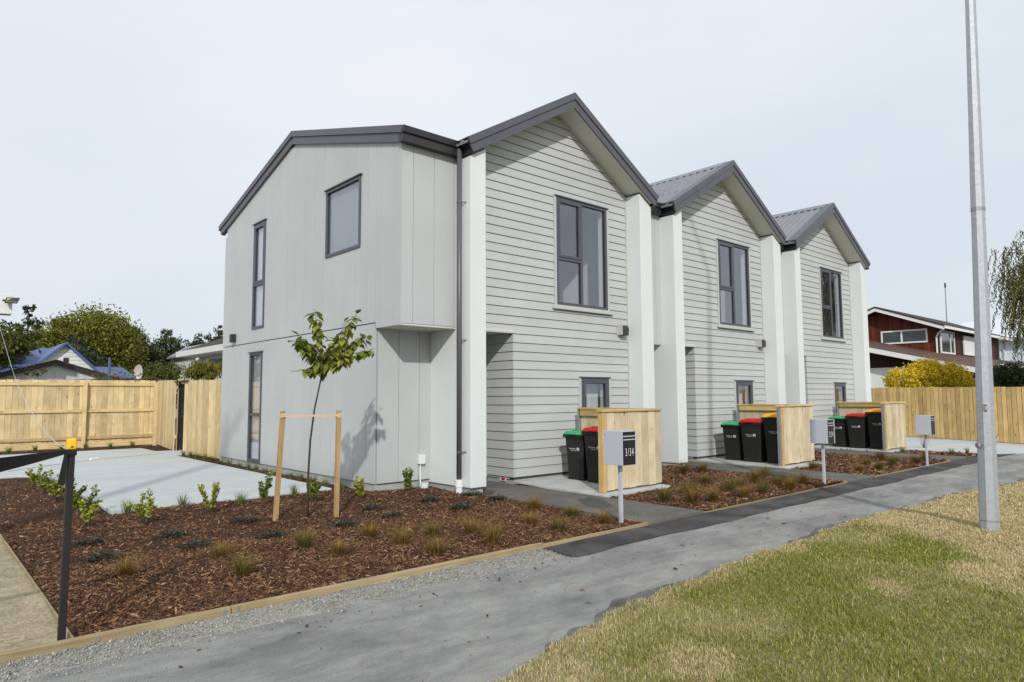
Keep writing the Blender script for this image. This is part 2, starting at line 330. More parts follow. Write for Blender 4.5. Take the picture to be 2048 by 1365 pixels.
def npmesh(name, verts, faces, mat, parent=None, mats=None, mi=None):
    """faces: list of int arrays, each (n,k)"""
    verts = np.asarray(verts, dtype=np.float32).reshape(-1, 3)
    if parent: verts = verts-np.array(wloc(parent), dtype=np.float32)
    me = bpy.data.meshes.new(name); me.vertices.add(len(verts)); me.vertices.foreach_set('co', verts.ravel())
    loops = np.concatenate([np.asarray(f, dtype=np.int32).ravel() for f in faces]); sizes = np.concatenate([np.full(len(f), f.shape[1], dtype=np.int32) for f in faces])
    starts = np.concatenate([[0], np.cumsum(sizes)[:-1]]).astype(np.int32)
    me.loops.add(len(loops)); me.loops.foreach_set('vertex_index', loops); me.polygons.add(len(sizes)); me.polygons.foreach_set('loop_start', starts); me.polygons.foreach_set('loop_total', sizes)
    for m_ in (mats or [mat]): me.materials.append(m_)
    if mi is not None: me.polygons.foreach_set('material_index', mi)
    me.update(calc_edges=True); me.validate()
    o = bpy.data.objects.new(name, me); COL.objects.link(o)
    if parent: o.parent = parent
    return o
def blades(pos, h, wd, bend, az, lean=None):
    """pos (n,3); quad+tri blades bending along az. returns verts, faces"""
    n = len(pos); d = np.stack([np.cos(az), np.sin(az), np.zeros(n)], 1); s_ = np.stack([-np.sin(az), np.cos(az), np.zeros(n)], 1)
    z = np.zeros((n, 3)); z[:, 2] = 1
    h = h[:, None]; wd = wd[:, None]; bend = bend[:, None]
    mid = pos+z*h*.6+d*bend*.35; tip = pos+z*h*(1-np.clip(bend/h, 0, 1.6)*.25)+d*bend
    v = np.stack([pos-s_*wd, pos+s_*wd, mid+s_*wd*.75, mid-s_*wd*.75, tip], 1).reshape(-1, 3)
    b = np.arange(n)[:, None]*5
    return v, [b+np.array([[0, 1, 2, 3]]), b+np.array([[3, 2, 4]])]
def leaves(c, size, nrm=None, aspect=.5, fold=.15, dirs=None):
    """folded rhombic leaves (2 tris sharing the midrib -> 4 verts). c (n,3)"""
    n = len(c)
    d = rng.normal(size=(n, 3)) if dirs is None else dirs+rng.normal(size=(n, 3))*.25
    d /= np.linalg.norm(d, axis=1)[:, None]+1e-9
    k = rng.normal(size=(n, 3)) if nrm is None else nrm+rng.normal(size=(n, 3))*.4
    s_ = np.cross(d, k); s_ /= np.linalg.norm(s_, axis=1)[:, None]+1e-9
    u = np.cross(s_, d); sz = (size*np.ones(n))[:, None]
    base = c-d*sz*.5; tip = c+d*sz*.5; m_ = c-d*sz*.02
    v = np.stack([base, m_+s_*sz*aspect*.5+u*sz*fold, tip, m_-s_*sz*aspect*.5+u*sz*fold], 1).reshape(-1, 3)
    b = np.arange(n)[:, None]*4
    return v, [b+np.array([[0, 1, 2]]), b+np.array([[0, 2, 3]])]
def merge(parts):
    V = []; F = {}; o = 0
    for v, fs in parts:
        V.append(v)
        for f in fs: F.setdefault(f.shape[1], []).append(f+o)
        o += len(v)
    return np.concatenate(V), [np.concatenate(x) for x in F.values()]
def textmesh(name, body, size, origin, xdir, ydir, mat, parent, depth=.0012, align='LEFT', sx=1.0, off=0.0, sp=1.0):
    cu = bpy.data.curves.new(name, 'FONT'); cu.body = body; cu.size = size; cu.align_x = align; cu.extrude = depth/2; cu.offset = off; cu.space_character = sp
    o = bpy.data.objects.new(name, cu); COL.objects.link(o); dg = bpy.context.evaluated_depsgraph_get()
    me = bpy.data.meshes.new_from_object(o.evaluated_get(dg)); bpy.data.objects.remove(o)
    X, Y = Vector(xdir).normalized(), Vector(ydir).normalized(); Z = X.cross(Y); org = Vector(origin)-wloc(parent)
    for v in me.vertices: v.co = org+X*v.co.x*sx+Y*v.co.y+Z*v.co.z
    me.materials.clear(); me.materials.append(mat); ob = bpy.data.objects.new(name, me); COL.objects.link(ob); ob.parent = parent; return ob

# ------------------------------------------------------------------ the ground
def sheet(name, x0, x1, y0, y1, z, mat, res=.5, amp=0, zf=None, edge=None):
    nx = max(1, int((x1-x0)/res)); ny = max(1, int((y1-y0)/res))
    xs = np.linspace(x0, x1, nx+1); ys = np.linspace(0, 1, ny+1); V = []
    for i, x in enumerate(xs):
        ya, yb = (y0, y1) if edge is None else edge(x)
        for t_ in ys:
            y = ya+(yb-ya)*t_
            V.append((x, y, (z if zf is None else zf(x, y))+(amp*(math.sin(x*3.1+y*1.7)+math.sin(x*1.3-y*4.1+1)+.6*math.sin(x*7.7+y*6.1)) if amp else 0)))
    V = np.array(V); i, j = np.meshgrid(np.arange(nx), np.arange(ny), indexing='ij'); a = (i*(ny+1)+j).ravel()
    return struct(npmesh(name, V, [np.stack([a, a+ny+1, a+ny+2, a+1], 1)], mat))
sheet('ground', -600, 600, -600, 600, -.22, GROUND, 60)
sheet('footpath', -30, 60, 2.2, 4.74, -.052, PATH, .3, .0015)
sheet('sandy_lot', -12, .86, 5.08, 16.0, -.015, SAND, .12, .008)
sheet('garden_soil', .86, 6.66, 5.08, 24.3, -.012, SOIL, .12, .008)
sheet('back_strip_soil', -12, .86, 16.0, 24.3, -.014, SOIL, .4, .006)
sheet('garden_soil', 7.80, 12.20, 5.08, 8.75, -.012, SOIL, .12, .008)
sheet('garden_soil', 13.38, 17.78, 5.08, 8.75, -.012, SOIL, .15, .008)
sheet('garden_soil', 18.96, 20.3, 5.0, 8.75, -.012, SOIL, .15, .008)
def zstrip(x, y): return -.024-.022*max(0, min(1, (5.02-y)/.42))
sheet('asphalt_strip', 4.9, 45, 4.60, 5.02, -.03, TAR, .2, .0015, zstrip, lambda x: (4.60+.02*math.sin(x*2.3)+.012*math.sin(x*7), 5.02))
mb = MB(); mb.prism([(4.90, 5.03), (4.86, 5.03), (4.87, 4.62), (4.92, 4.62)], 'z', -.1, -.028); struct(mb.build('asphalt_strip_edge', TAR))
sheet('gravel_strip', -8, 4.88, 4.66, 5.02, -.072, GRAVB, .1, .002, lambda x, y: -.056+.024*max(0, min(1, (y-4.68)/.3)), lambda x: (4.66+.035*math.sin(x*2.1)+.02*math.sin(x*5.3), 5.02))
# concrete: parking pad, gate lead, side drive, bin slabs; exposed aggregate paths
mb = MB(); mb.prism([(2.1, 10.3), (5.24, 10.3), (5.28, 22.4), (-9, 22.4), (-9, 16.2), (1.7, 16.2), (2.1, 15.6)], 'z', -.08, .028)
struct(mb.build('parking_pad', CONC, bevel=.012))
mb = MB(); mb.box(5.29, 6.3, 19.4, 20.9, -.08, .022); struct(mb.build('gate_path', CONC, bevel=.01))
mb = MB(); mb.prism([(20.32, 4.98), (24.2, 3.6), (27.4, 11.0), (22.75, 11.0), (22.75, 8.9), (20.32, 6.6)], 'z', -.1, .006); struct(mb.build('side_driveway', CONC, bevel=.01))
PX = 5.59
for i in range(3):
    d = i*PX
    mb = MB(); mb.prism([(6.62+d, 5.03), (7.80+d, 5.03), (7.80+d, 9.6), (7.03+d, 9.6), (7.03+d, 8.3), (6.68+d, 8.0)], 'z', -.1, .004); struct(mb.build('entry_path', AGG))
    mb = MB(); mb.prism([(7.805+d, 6.72), (9.44+d, 6.72), (9.44+d, 8.88), (7.94+d, 8.88)], 'z', -.1, .03); struct(mb.build('bin_slab', CONCB, bevel=.008))
# verge
def vedge(x):
    xs = [-12, 0, 2.55, 2.78, 3.68, 5.27, 8.0, 10.0, 11.8, 14.7, 20, 60]; ys = [2.3, 2.55, 2.86, 2.98, 3.23, 3.37, 3.50, 3.47, 3.37, 3.1, 2.9, 2.9]
    return float(np.interp(x, xs, ys))+.03*math.sin(x*3.3)+.022*math.sin(x*8.1+1)+.015*math.sin(x*17)
sheet('verge', -10, 40, -7, 3, -.06, VERGE, .12, .0, lambda x, y: -.040+.012*math.sin(x*1.9+y)+.02*min(1, max(0, (vedge(x)-y)*2)), lambda x: (-7, vedge(x)))

# older, darker asphalt along the ragged grass edge
OLDTAR = ground_mat('old_asphalt_margin', (.10, .10, .098), (.23, .228, .215), 3.5, k=.5, s2=120, bs=200, bk=.8)
sheet('footpath_margin', -8, 30, 2.5, 4, -.0465, OLDTAR, .06, .001, None, lambda x: (vedge(x)-.15, vedge(x)+.07+.055*math.sin(x*1.7+.5)+.03*math.sin(x*6.3)+.018*math.sin(x*19)))
# ------------------------------------------------------------------ timber edging along the footpath
def edging(x0, x1, label, zt=.03):
    t = thing('garden_edging', label, 'edging', (x0, 5.05, -.1), 'timber edgings along the footpath')
    return t
t = edging(-6, 6.6, 'long pale timber edging board along the footpath in front of the largest mulch bed')
for a, b in ((-6, -2.9), (-2.895, 1.80), (1.805, 4.88), (4.885, 6.6)):
    MB().box(a, b, 5.028 if b < 5 else 5.04, 5.074 if b < 5 else 5.066, -.115, .02 if b < 5 else .004).build('plank', WOODE, t, bevel=.006)
for bx_ in (1.755, 1.85):
    MB().tube([(bx_, 5.03, -.02), (bx_, 5.02, -.02)], .010, 10).build('bolt', STEEL, t)
    MB().tube([(bx_, 5.03, .006), (bx_, 5.02, .006)], .009, 10).build('bolt', STEEL, t)
MB().tube([(.98, 5.03, -.01), (.98, 5.02, -.01)], .010, 10).build('bolt', STEEL, t)
MB().prism([(6.6, 5.035), (6.625, 5.03), (6.61, 5.42), (6.588, 5.42)], 'z', -.06, .010).build('return_plank', WOODE, t)
for i, lab in ((1, 'thin timber edging of the bed between the two nearest letterboxes'), (2, 'thin timber edging of the bed between the second and third letterboxes'), (3, 'short timber edging of the last bed beside the pale driveway')):
    x0, x1 = {1: (7.80, 12.2), 2: (13.38, 17.78), 3: (18.96, 20.3)}[i]
    t = edging(x0, x1, lab)
    MB().box(x0, x1, 5.036, 5.054, -.06, -.008).build('plank', WOODE, t, bevel=.004)
    if i < 3: MB().prism([(x1, 5.036), (x1+.022, 5.04), (x1-.12, 5.42), (x1-.138, 5.41)], 'z', -.06, .008).build('return_plank', WOODE, t)
t = thing('lot_edging', 'thin grey edge board between the sandy lot and the mulch', 'edging', (.86, 5.08, 0))
MB().box(.85, .864, 5.08, 10.4, -.06, .008).build('plank', WOODE, t); MB().box(.85, .864, 10.404, 16, -.06, .008).build('plank', WOODE, t)

# ------------------------------------------------------------------ townhouses
YC, YF, YFR = 8.49, 8.87, 8.405
ZT, SL, HW = 7.13, .59, 2.54
BP, BZ = .156, .10
def wbox(ax, w0, u0, u1, d0, d1, z0, z1, mb, mi=0):
    if ax == 'y': mb.box(u0, u1, w0+d0, w0+d1, z0, z1, mi)
    else: mb.box(w0+d0, w0+d1, u0, u1, z0, z1, mi)
def window(par, ax, w0, u0, u1, z0, z1, mull=(), trans=(), sill=False, sash=(), head=True, label=None):
    """opening u0..u1 x z0..z1 in a wall whose outer face is at w0 (outwards = minus)"""
    fb = .052
    mb = MB()
    for a, b, c, e in ((u0, u1, z1-fb, z1), (u0, u1, z0, z0+fb), (u0, u0+fb, z0+fb, z1-fb), (u1-fb, u1, z0+fb, z1-fb)): wbox(ax, w0, a, b, -.03, .05, c, e, mb)
    for mu in mull: wbox(ax, w0, mu-.03, mu+.03, -.026, .048, z0+fb, z1-fb, mb)
    us = [u0+fb]+[k for mu in mull for k in (mu-.03, mu+.03)]+[u1-fb]
    cells = []
    for k in range(0, len(us), 2):
        tr = trans[k//2] if k//2 < len(trans) else None
        if tr:
            wbox(ax, w0, us[k], us[k+1], -.022, .046, tr-.028, tr+.028, mb)
            cells += [(us[k], us[k+1], z0+fb, tr-.028), (us[k], us[k+1], tr+.028, z1-fb)]
        else: cells.append((us[k], us[k+1], z0+fb, z1-fb))
    win = mb.build('window', FRAME, par)
    if label: win['label'] = label
    for ci, (a, b, c, e) in enumerate(cells):
        if ci in sash:
            s_ = MB()
            for q in ((a+.003, b-.003, e-.048, e-.003), (a+.003, b-.003, c+.003, c+.048), (a+.003, a+.045, c+.048, e-.048), (b-.045, b-.003, c+.048, e-.048)): wbox(ax, w0, q[0], q[1], -.034, .02, q[2], q[3], s_)
            s_.build('sash', FRAME, win); a += .045; b -= .045; c += .048; e -= .048
        p_ = MB(); wbox(ax, w0, a-.004, b+.004, .004, .012, c-.004, e+.004, p_); p_.build('pane', GLASS, win)
        g_ = MB()
        for q in ((a, b, e-.008, e), (a, b, c, c+.008), (a, a+.008, c+.008, e-.008), (b-.008, b, c+.008, e-.008)): wbox(ax, w0, q[0], q[1], -.004, .0035, q[2], q[3], g_)
        g_.build('gasket', GASKET, win)
    if head:
        h_ = MB(); wbox(ax, w0, u0-.04, u1+.04, -.055, .01, z1+.002, z1+.022, h_); h_.build('head_flashing', FRAME, win)
    if sill:
        h_ = MB(); wbox(ax, w0, u0-.13, u1+.12, -.075, .0, z0-.085, z0-.04, h_); wbox(ax, w0, u0-.10, u1+.09, -.05, .0, z0-.04, z0-.003, h_); h_.build('sill', TRIM, win, bevel=.004)
    r_ = MB()
    for q in ((u0, u1, z1-.03, z1), (u0, u1, z0, z0+.03), (u0, u0+.03, z0+.03, z1-.03), (u1-.03, u1, z0+.03, z1-.03)): wbox(ax, w0, q[0], q[1], .055, .18, q[2], q[3], r_)
    r_.build('reveal', WHITE, win)
    return win
def room(par, x0, x1, y0, y1, z0, z1, wall=ROOM):
    mb = MB(); k = .04
    mb.box(x0-k, x1+k, y1, y1+k, z0, z1); mb.box(x0-k, x0, y0, y1, z0, z1); mb.box(x1, x1+k, y0, y1, z0, z1); mb.box(x0-k, x1+k, y0, y1+k, z1, z1+k); mb.box(x0-k, x1+k, y0, y1+k, z0-k, z0, 1)
    return mb.build('interior_room', [wall, CARPET], par)
def curtain(par, ax, w0, u0, u1, z0, z1, name='curtain'):
    mb = MB(); n = 24; V = []
    for k in range(n+1):
        u = u0+(u1-u0)*k/n; d = .26+.03*math.sin(k*1.9)
        V.append((u, d))
    vs_ = []; fs = []
    for k, (u, d) in enumerate(V):
        p = (u, w0+d) if ax == 'y' else (w0+d, u); vs_ += [(p[0], p[1], z0), (p[0], p[1], z1)]
        if k: fs.append((2*k-2, 2*k, 2*k+1, 2*k-1))
    mb.add(vs_, fs); return mb.build(name, CURTAIN, par, smooth=True)
def strips(lo, hi, breaks, zlo, top, holes):
    """yield (u0,u1,zlo,z0top,z1top) prisms of a wall with a sloping top and rectangular holes"""
    bs = sorted({lo, hi, *[b for b in breaks if lo < b < hi], *[h for H in holes for h in H[:2] if lo < h < hi]})
    for a, b in zip(bs, bs[1:]):
        c = (a+b)/2; cuts = sorted([(H[2], H[3]) for H in holes if H[0] < c < H[1]]); z = zlo
        for c0, c1 in cuts:
            if c0 > z+1e-4: yield a, b, z, c0, c0
            z = max(z, c1)
        if min(top(a), top(b)) > z+1e-4: yield a, b, z, top(a), top(b)
def wallprism(mb, ax, w0, d0, d1, st, mi=0):
    a, b, z, ta, tb = st
    if ax == 'y': mb.hexa([(a, w0+d0, z), (b, w0+d0, z), (b, w0+d1, z), (a, w0+d1, z), (a, w0+d0, ta), (b, w0+d0, tb), (b, w0+d1, tb), (a, w0+d1, ta)], mi)
    else: mb.hexa([(w0+d0, a, z), (w0+d0, b, z), (w0+d1, b, z), (w0+d1, a, z), (w0+d0, a, ta), (w0+d0, b, tb), (w0+d1, b, tb), (w0+d1, a, ta)], mi)
def board(par, x0b, x1b, x0t, x1t, z0, z1, ax='y', w0=YF, full=BP):
    f0 = .024-.017*((z0-math.floor((z0-BZ)/BP+1e-6)*BP-BZ)/BP); f1 = .008
    mb = MB()
    def P(u, d, z): return (u, w0+d, z) if ax == 'y' else (w0+d, u, z)
    mb.hexa([P(x0b, -f0, z0), P(x1b, -f0, z0), P(x1b, -.001, z0), P(x0b, -.001, z0), P(x0t, -f1, z1), P(x1t, -f1, z1), P(x1t, -.001, z1), P(x0t, -.001, z1)])
    return mb.build('weatherboard', BOARD, par)

UNIT_LABELS = ['pale grey gabled townhouse nearest the camera, with the long panelled side wall', 'middle of the three gabled townhouses, ribbed roof slope showing', 'farthest of the three gabled townhouses, beside the golden paling fence']
def ltop(y): return min(6.81-.2776*abs(y-12.87), 99)
def make_unit(i):
    dx = i*PX; cx = 9.09+dx
    T = thing('townhouse', UNIT_LABELS[i], 'house', (9.09+dx, YF, 0), 'row of three townhouses')
    rz = lambda x: ZT-SL*abs(x-cx)
    xl0, xl1, xr0, xr1 = 6.68+dx, 7.0+dx, 11.1+dx, 11.48+dx
    # white wing walls, running back between the units
    for (a, b, yb) in ((xl0, xl1, 9.85), (xr0, xr1, 9.85)):
        MB().prism([(a, .06), (b, .06), (b, rz(b)-.30), (a, rz(a)-.30)], 'y', YC, yb).build('wing_wall', WHITE, T, bevel=.012)
        MB().prism([(a+.02, rz(a+.02)-.31), (b-.02, rz(b-.02)-.31), (b-.02, rz(b-.02)-.255), (a+.02, rz(a+.02)-.255)], 'y', YC+.02, yb).build('flashing', GUTTER, T)
        MB().box(a+.03, b-.03, YC+.06, yb, -.08, .06).build('footing', FOUND, T)
    # front wall lining with openings
    wu = (9.01+dx, 10.46+dx, 3.20, 5.27); wl = (9.645+dx, 10.45+dx, .95, 1.84); al = (6.9+dx, 7.92+dx, 0, 2.61)
    mb = MB(); soff = lambda x: rz(x)-.26
    for st in strips(xl1, xr0, [cx], .06, soff, [wu, wl, (xl1-.1, 7.92+dx, 0, 2.61)]): wallprism(mb, 'y', YF, 0, .1, st)
    mb.build('wall', BACKM, T)
    # weatherboards, course by course
    def pieces(lo, hi, z0, z1):
        segs = [(lo, hi, z0, z1)]
        for H in (wu, wl):
            h0, h1, hz0, hz1 = H[0]-.065, H[1]+.065, H[2]-.09 if H is wu else H[2], H[3]+.0
            ns = []
            for a, b, c, e in segs:
                if e <= hz0+.004 or c >= hz1-.004 or b <= h0 or a >= h1: ns.append((a, b, c, e)); continue
                if a < h0: ns.append((a, h0, c, e))
                if b > h1: ns.append((h1, b, c, e))
                if c < hz0-.02: ns.append((max(a, h0), min(b, h1), c, hz0-.003))
                if e > hz1+.04: ns.append((max(a, h0), min(b, h1), hz1+.024, e))
            segs = ns
        return segs
    k = 0
    while True:
        z0 = BZ+k*BP; z1 = z0+BP-.009
        if z0 > ZT-.3: break
        lo = xl1+.004 if z0 > 2.59 else 7.925+dx; hi = xr0-.03
        halfb = (ZT-.262-z0)/SL; halft = (ZT-.262-z1)/SL
        if halfb <= .03: break
        if halft < .01: z1 = z0+halfb*SL-.006
        for a, b, c, e in pieces(lo, hi, z0, z1):
            ab = max(a, cx-(ZT-.262-c)/SL); bb = min(b, cx+(ZT-.262-c)/SL); at_ = max(a, min(cx, cx-(ZT-.262-e)/SL)); bt = min(b, max(cx, cx+(ZT-.262-e)/SL))
            if bb-ab > .02 and bt-at_ > .0: board(T, ab, bb, at_, bt, c, e)
        if z0 < 2.55: board(T, YF-.022, 9.56, YF-.010, 9.56, z0, min(z1, 2.605), 'x', 7.92+dx)
        k += 1
    # trims beside windows and at the column corner
    for a in (wu[0]-.062, wu[1]+.002): MB().box(a, a+.06, YF-.03, YF-.001, wu[2]-.003, wu[3]).build('window_trim', TRIM, T)
    for a in (wl[0]-.062, wl[1]+.002): MB().box(a, a+.06, YF-.03, YF-.001, wl[2], wl[3]).build('window_trim', TRIM, T)
    MB().box(xr0-.03, xr0, YF-.034, YF-.001, .1, rz(xr0)-.29).build('corner_trim', TRIM, T)
    # return wall, alcove, door
    MB().box(7.92+dx, 8.0+dx, YF+.1, 9.62, .06, 2.61).build('alcove_wall', BOARD, T)
    mb = MB(); mb.box(xl1, 7.92+dx, YF-.02, 9.64, 2.61, 2.655); mb.build('alcove_soffit', SOFFIT, T)
    MB().tube([(7.32+dx, 9.05, 2.61), (7.32+dx, 9.05, 2.555)], [.075, .07], 20).build('alcove_light', PVC, T)
    MB().box(xl1, 7.92+dx, 9.60, 9.68, .05, 2.61).build('alcove_back', BOARD, T)
    dr = MB().box(7.04+dx, 7.86+dx, 9.555, 9.6, .05, 2.08).build('door', DOORM, T, bevel=.004)
    MB().tube([(7.76+dx, 9.555, 1.0), (7.76+dx, 9.52, 1.0), (7.64+dx, 9.52, 1.0)], .011, 8).build('handle', STEEL, dr)
    # foundations
    mb = MB(); mb.box(7.94+dx, xr0, YF+.012, YF+.1, -.1, .098); mb.box(7.94+dx, 8.02+dx, YF+.1, 9.62, -.1, .098); mb.build('foundation', FOUND, T)
    # windows and rooms
    window(T, 'y', YF, *wu, mull=(9.705+dx,), trans=(4.09,), sill=True, sash=(1,), label='tall three-pane upper window')
    window(T, 'y', YF, *wl, sash=(0,), label='small ground floor window above the bin screen')
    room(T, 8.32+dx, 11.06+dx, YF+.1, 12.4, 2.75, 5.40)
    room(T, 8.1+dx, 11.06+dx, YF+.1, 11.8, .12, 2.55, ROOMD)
    curtain(T, 'y', YF, 10.1+dx-.25*i, 10.44+dx, .97, 1.84)
    # gable roof
    for s in (-1, 1):
        xe = cx+s*HW
        mb = MB(); mb.prism([(cx, ZT-.015), (xe, rz(xe)-.015), (xe, rz(xe)-.055), (cx, ZT-.055)], 'y', 8.43, 17.05)
        for q in range(43):
            y = 8.56+q*.2
            for (wa, za, wb, zb) in ((.042, -.016, .02, .022),):
                mb.hexa([(cx+s*.02, y-wa, rz(cx+s*.02)+za), (xe, y-wa, rz(xe)+za), (xe, y+wa, rz(xe)+za), (cx+s*.02, y+wa, rz(cx+s*.02)+za),
                         (cx+s*.02, y-wb, rz(cx+s*.02)+zb), (xe, y-wb, rz(xe)+zb), (xe, y+wb, rz(xe)+zb), (cx+s*.02, y+wb, rz(cx+s*.02)+zb)])
        rf = mb.build('roof', ROOF, T)
        px = lambda h: cx+s*(HW-h*.45)
        q0, q1, q2 = .03, -.10, -.262
        b_ = MB().prism([(cx, ZT+q0), (xe, rz(xe)+q0), (px(.13), rz(px(.13))+q1), (cx, ZT+q1)], 'y', YFR-.02, YFR+.02).build('barge_flashing', DARK, rf)
        MB().prism([(cx, ZT+q0+.004), (xe, rz(xe)+q0+.004), (xe, rz(xe)+q0-.01), (cx, ZT+q0-.01)], 'y', YFR-.018, 8.62).build('barge_cap', DARK, rf)
        MB().prism([(cx, ZT-.106), (px(.13), rz(px(.13))-.106), (px(.29), rz(px(.29))+q2), (cx, ZT+q2)], 'y', YFR, YFR+.03).build('fascia', DARK, rf)
        MB().prism([(cx, ZT-.235), (xe-s*.19, rz(xe-s*.19)-.235), (xe-s*.19, rz(xe-s*.19)-.255), (cx, ZT-.255)], 'y', YFR+.03, YF+.05).build('soffit', SOFFIT, rf)
        if s > 0:   # right eave closing strip
            MB().box(xe-.08, xe+.0, YFR+.03, 17.0, rz(xe)-.16, rz(xe)-.06).build('eave_fascia', GUTTER, rf)
    MB().prism([(cx-.17, ZT-.17*SL+.012), (cx, ZT+.034), (cx+.17, ZT-.17*SL+.012), (cx+.17, ZT-.17*SL+.022), (cx, ZT+.046), (cx-.17, ZT-.17*SL+.022)], 'y', 8.60, 17.05).build('ridge_cap', ROOF, T)
    # link block on the left of the gable
    lx0 = 5.61+dx if i == 0 else 11.48+dx-PX+.001; lx1 = xl0
    rx0 = 5.56 if i == 0 else 9.65+dx-PX; rx1 = 8.53+dx
    mb = MB(); f_, b_ = 8.80, 17.02
    lz = lambda y: 6.81-.2776*abs(y-12.87)
    xr_ = lambda y: cx-(ZT-lz(y))/SL+.02                       # valley with this unit's gable
    xl_ = (lambda y: rx0+.03) if i == 0 else (lambda y: cx-PX+(ZT-lz(y))/SL-.02)
    for a, b in ((f_, 12.87), (12.87, b_)):
        q = [(xl_(a), a), (xr_(a), a), (xr_(b), b), (xl_(b), b)]
        mb.hexa([(x, y, lz(y)-.05) for x, y in q]+[(x, y, lz(y)-.015) for x, y in q])
    for s_ in range(80):
        x = rx0+.15+.2*s_
        if x > rx1: break
        # the rib runs from the ridge down to the eave or to a valley
        dz = max(ZT-SL*abs(x-cx), (ZT-SL*abs(x-cx+PX)) if i else 0)
        ya = max(f_, 12.87-max(0, 6.81-dz)/.2776)
        for a, b in ((ya, 12.87), (12.87, min(b_, 12.87+(12.87-ya)))):
            if b-a > .05: mb.hexa([(x-.04, a, lz(a)-.016), (x+.04, a, lz(a)-.016), (x+.04, b, lz(b)-.016), (x-.04, b, lz(b)-.016), (x-.02, a, lz(a)+.02), (x+.02, a, lz(a)+.02), (x+.02, b, lz(b)+.02), (x-.02, b, lz(b)+.02)])
    lr = mb.build('link_roof', ROOF, T)
    if i == 0:
        for a, b in ((f_-.02, 12.87), (12.87, b_)):
            MB().prism([(a, lz(a)+.03), (b, lz(b)+.03), (b, lz(b)-.085), (a, lz(a)-.085)], 'x', 5.535, 5.575).build('barge_flashing', DARK, lr)
            MB().prism([(a, lz(a)+.034), (b, lz(b)+.034), (b, lz(b)+.02), (a, lz(a)+.02)], 'x', 5.537, 5.74).build('barge_cap', DARK, lr)
            MB().prism([(a+.04, lz(a+.04)-.09), (b-.04 if b > 13 else b, lz(b-.04 if b > 13 else b)-.09), (b-.12 if b > 13 else b, lz(b-.12 if b > 13 else b)-.235), (a+.12 if a < 9 else a, lz(a+.12 if a < 9 else a)-.235)], 'x', 5.56, 5.59).build('fascia', DARK, lr)
            MB().prism([(a+.1, lz(a+.1)-.22), (b-.1, lz(b-.1)-.22), (b-.1, lz(b-.1)-.232), (a+.1, lz(a+.1)-.232)], 'x', 5.59, 5.66).build('soffit', DARK, lr)
    # gutter: along the link front, then forward along the gable's left eave
    gx0 = 5.53 if i == 0 else lx0+.02
    gx1 = 6.60+dx
    def gprof(o, z): return [(o, z), (o-.115, z+.02), (o-.125, z+.12), (o-.105, z+.125), (o-.095, z+.035), (o, z+.02)]
    mb = MB(); mb.prism([(o, z) for o, z in gprof(f_+.02, 5.565)], 'x', gx0, gx1)
    g_ = mb.build('gutter', GUTTER, T)
    MB().box(gx0+.01, gx1, 8.74, 8.86, 5.45, 5.58).build('gutter_fascia', GUTTER, T)
    mb = MB(); mb.prism(gprof(gx1+.10, 5.565), 'y', YFR+.005, f_-.06); mb.box(gx1+.06, gx1+.10, YFR+.04, f_, 5.43, 5.58); mb.build('gutter_return', GUTTER, T)
    # link front walls: upper block, soffit, recessed lower wall
    def panels(ax, w0, lo, hi, first, zlo, top, holes, lining=True, out=.02):
        if lining:
            mbl = MB()
            for st in strips(lo+(.07 if ax == 'y' and i == 0 else .03 if ax == 'x' else 0), hi, [12.87] if ax == 'x' else [], zlo, top, holes): wallprism(mbl, ax, w0, .0, .08, st)
            mbl.build('wall', PANEL, T)
        u = first-.4*math.ceil((first-lo)/.4)
        while u < hi:
            a, b = max(lo, u)+.004, min(hi, u+.4)-.004
            if b-a > .02:
                for st in strips(a, b, [], zlo, top, holes):
                    mp_ = MB(); wallprism(mp_, ax, w0, -out, -.001, st); mp_.build('cladding_panel', PANEL, T)
            u += .4
    flat = lambda z: (lambda y: z)
    YU, YL = 8.89, 9.62
    k0 = .0155 if i == 0 else 0
    panels('y', YU, lx0+k0, lx1, lx0+.22, 2.63, flat(5.46), [])
    MB().box(lx0+k0, lx1, YU-.01, YL+.1, 2.60, 2.63).build('block_soffit', SOFFIT, T)
    panels('y', YL, lx0+k0, lx1, lx0+.44, .12, flat(2.60), [])
    MB().box(lx0+.03, lx1, YL+.022, YL+.1, -.1, .12).build('foundation', FOUND, T)
    if i == 0:
        W = [(10.13, 11.40, 4.02, 5.26), (14.22, 14.87, 2.98, 5.30), (14.25, 14.94, .13, 2.46)]
        st_ = lambda y: lz(y)-.225
        panels('x', 5.63, YU-.018, YL, 9.09, 2.602, st_, [])
        panels('x', 5.63, YL, 16.6, 9.89, 2.70, st_, W[:2])
        panels('x', 5.63, YL-.018, 16.6, 9.89, .12, flat(2.68), W[2:])
        MB().box(5.622, 5.70, YL, 16.6, 2.676, 2.704).build('floor_flashing', GUTTER, T)
        MB().box(5.637, 5.72, YL+.015, 16.58, -.1, .118).build('foundation', FOUND, T)
        window(T, 'x', 5.62, *W[0], label='wide upper side window')
        window(T, 'x', 5.62, *W[1], trans=(3.95,), sash=(1,), label='tall narrow upper side window')
        window(T, 'x', 5.62, *W[2], trans=(1.13,), label='tall narrow ground floor side window')
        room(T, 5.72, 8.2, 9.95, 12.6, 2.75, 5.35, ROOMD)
        room(T, 5.72, 7.6, 13.5, 15.9, 2.75, 5.35); room(T, 5.72, 7.6, 13.5, 15.9, .1, 2.6, ROOM)
        curtain(T, 'x', 5.62, 11.1, 11.42, 4.03, 5.25)
        curtain(T, 'x', 5.62, 14.2, 14.9, 2.99, 5.28)
        # downpipe
        dp = MB().tube([(6.61, 8.70, 5.56), (6.61, 8.70, .12)], .042, 16).build('downpipe', PIPE, T, smooth=True)
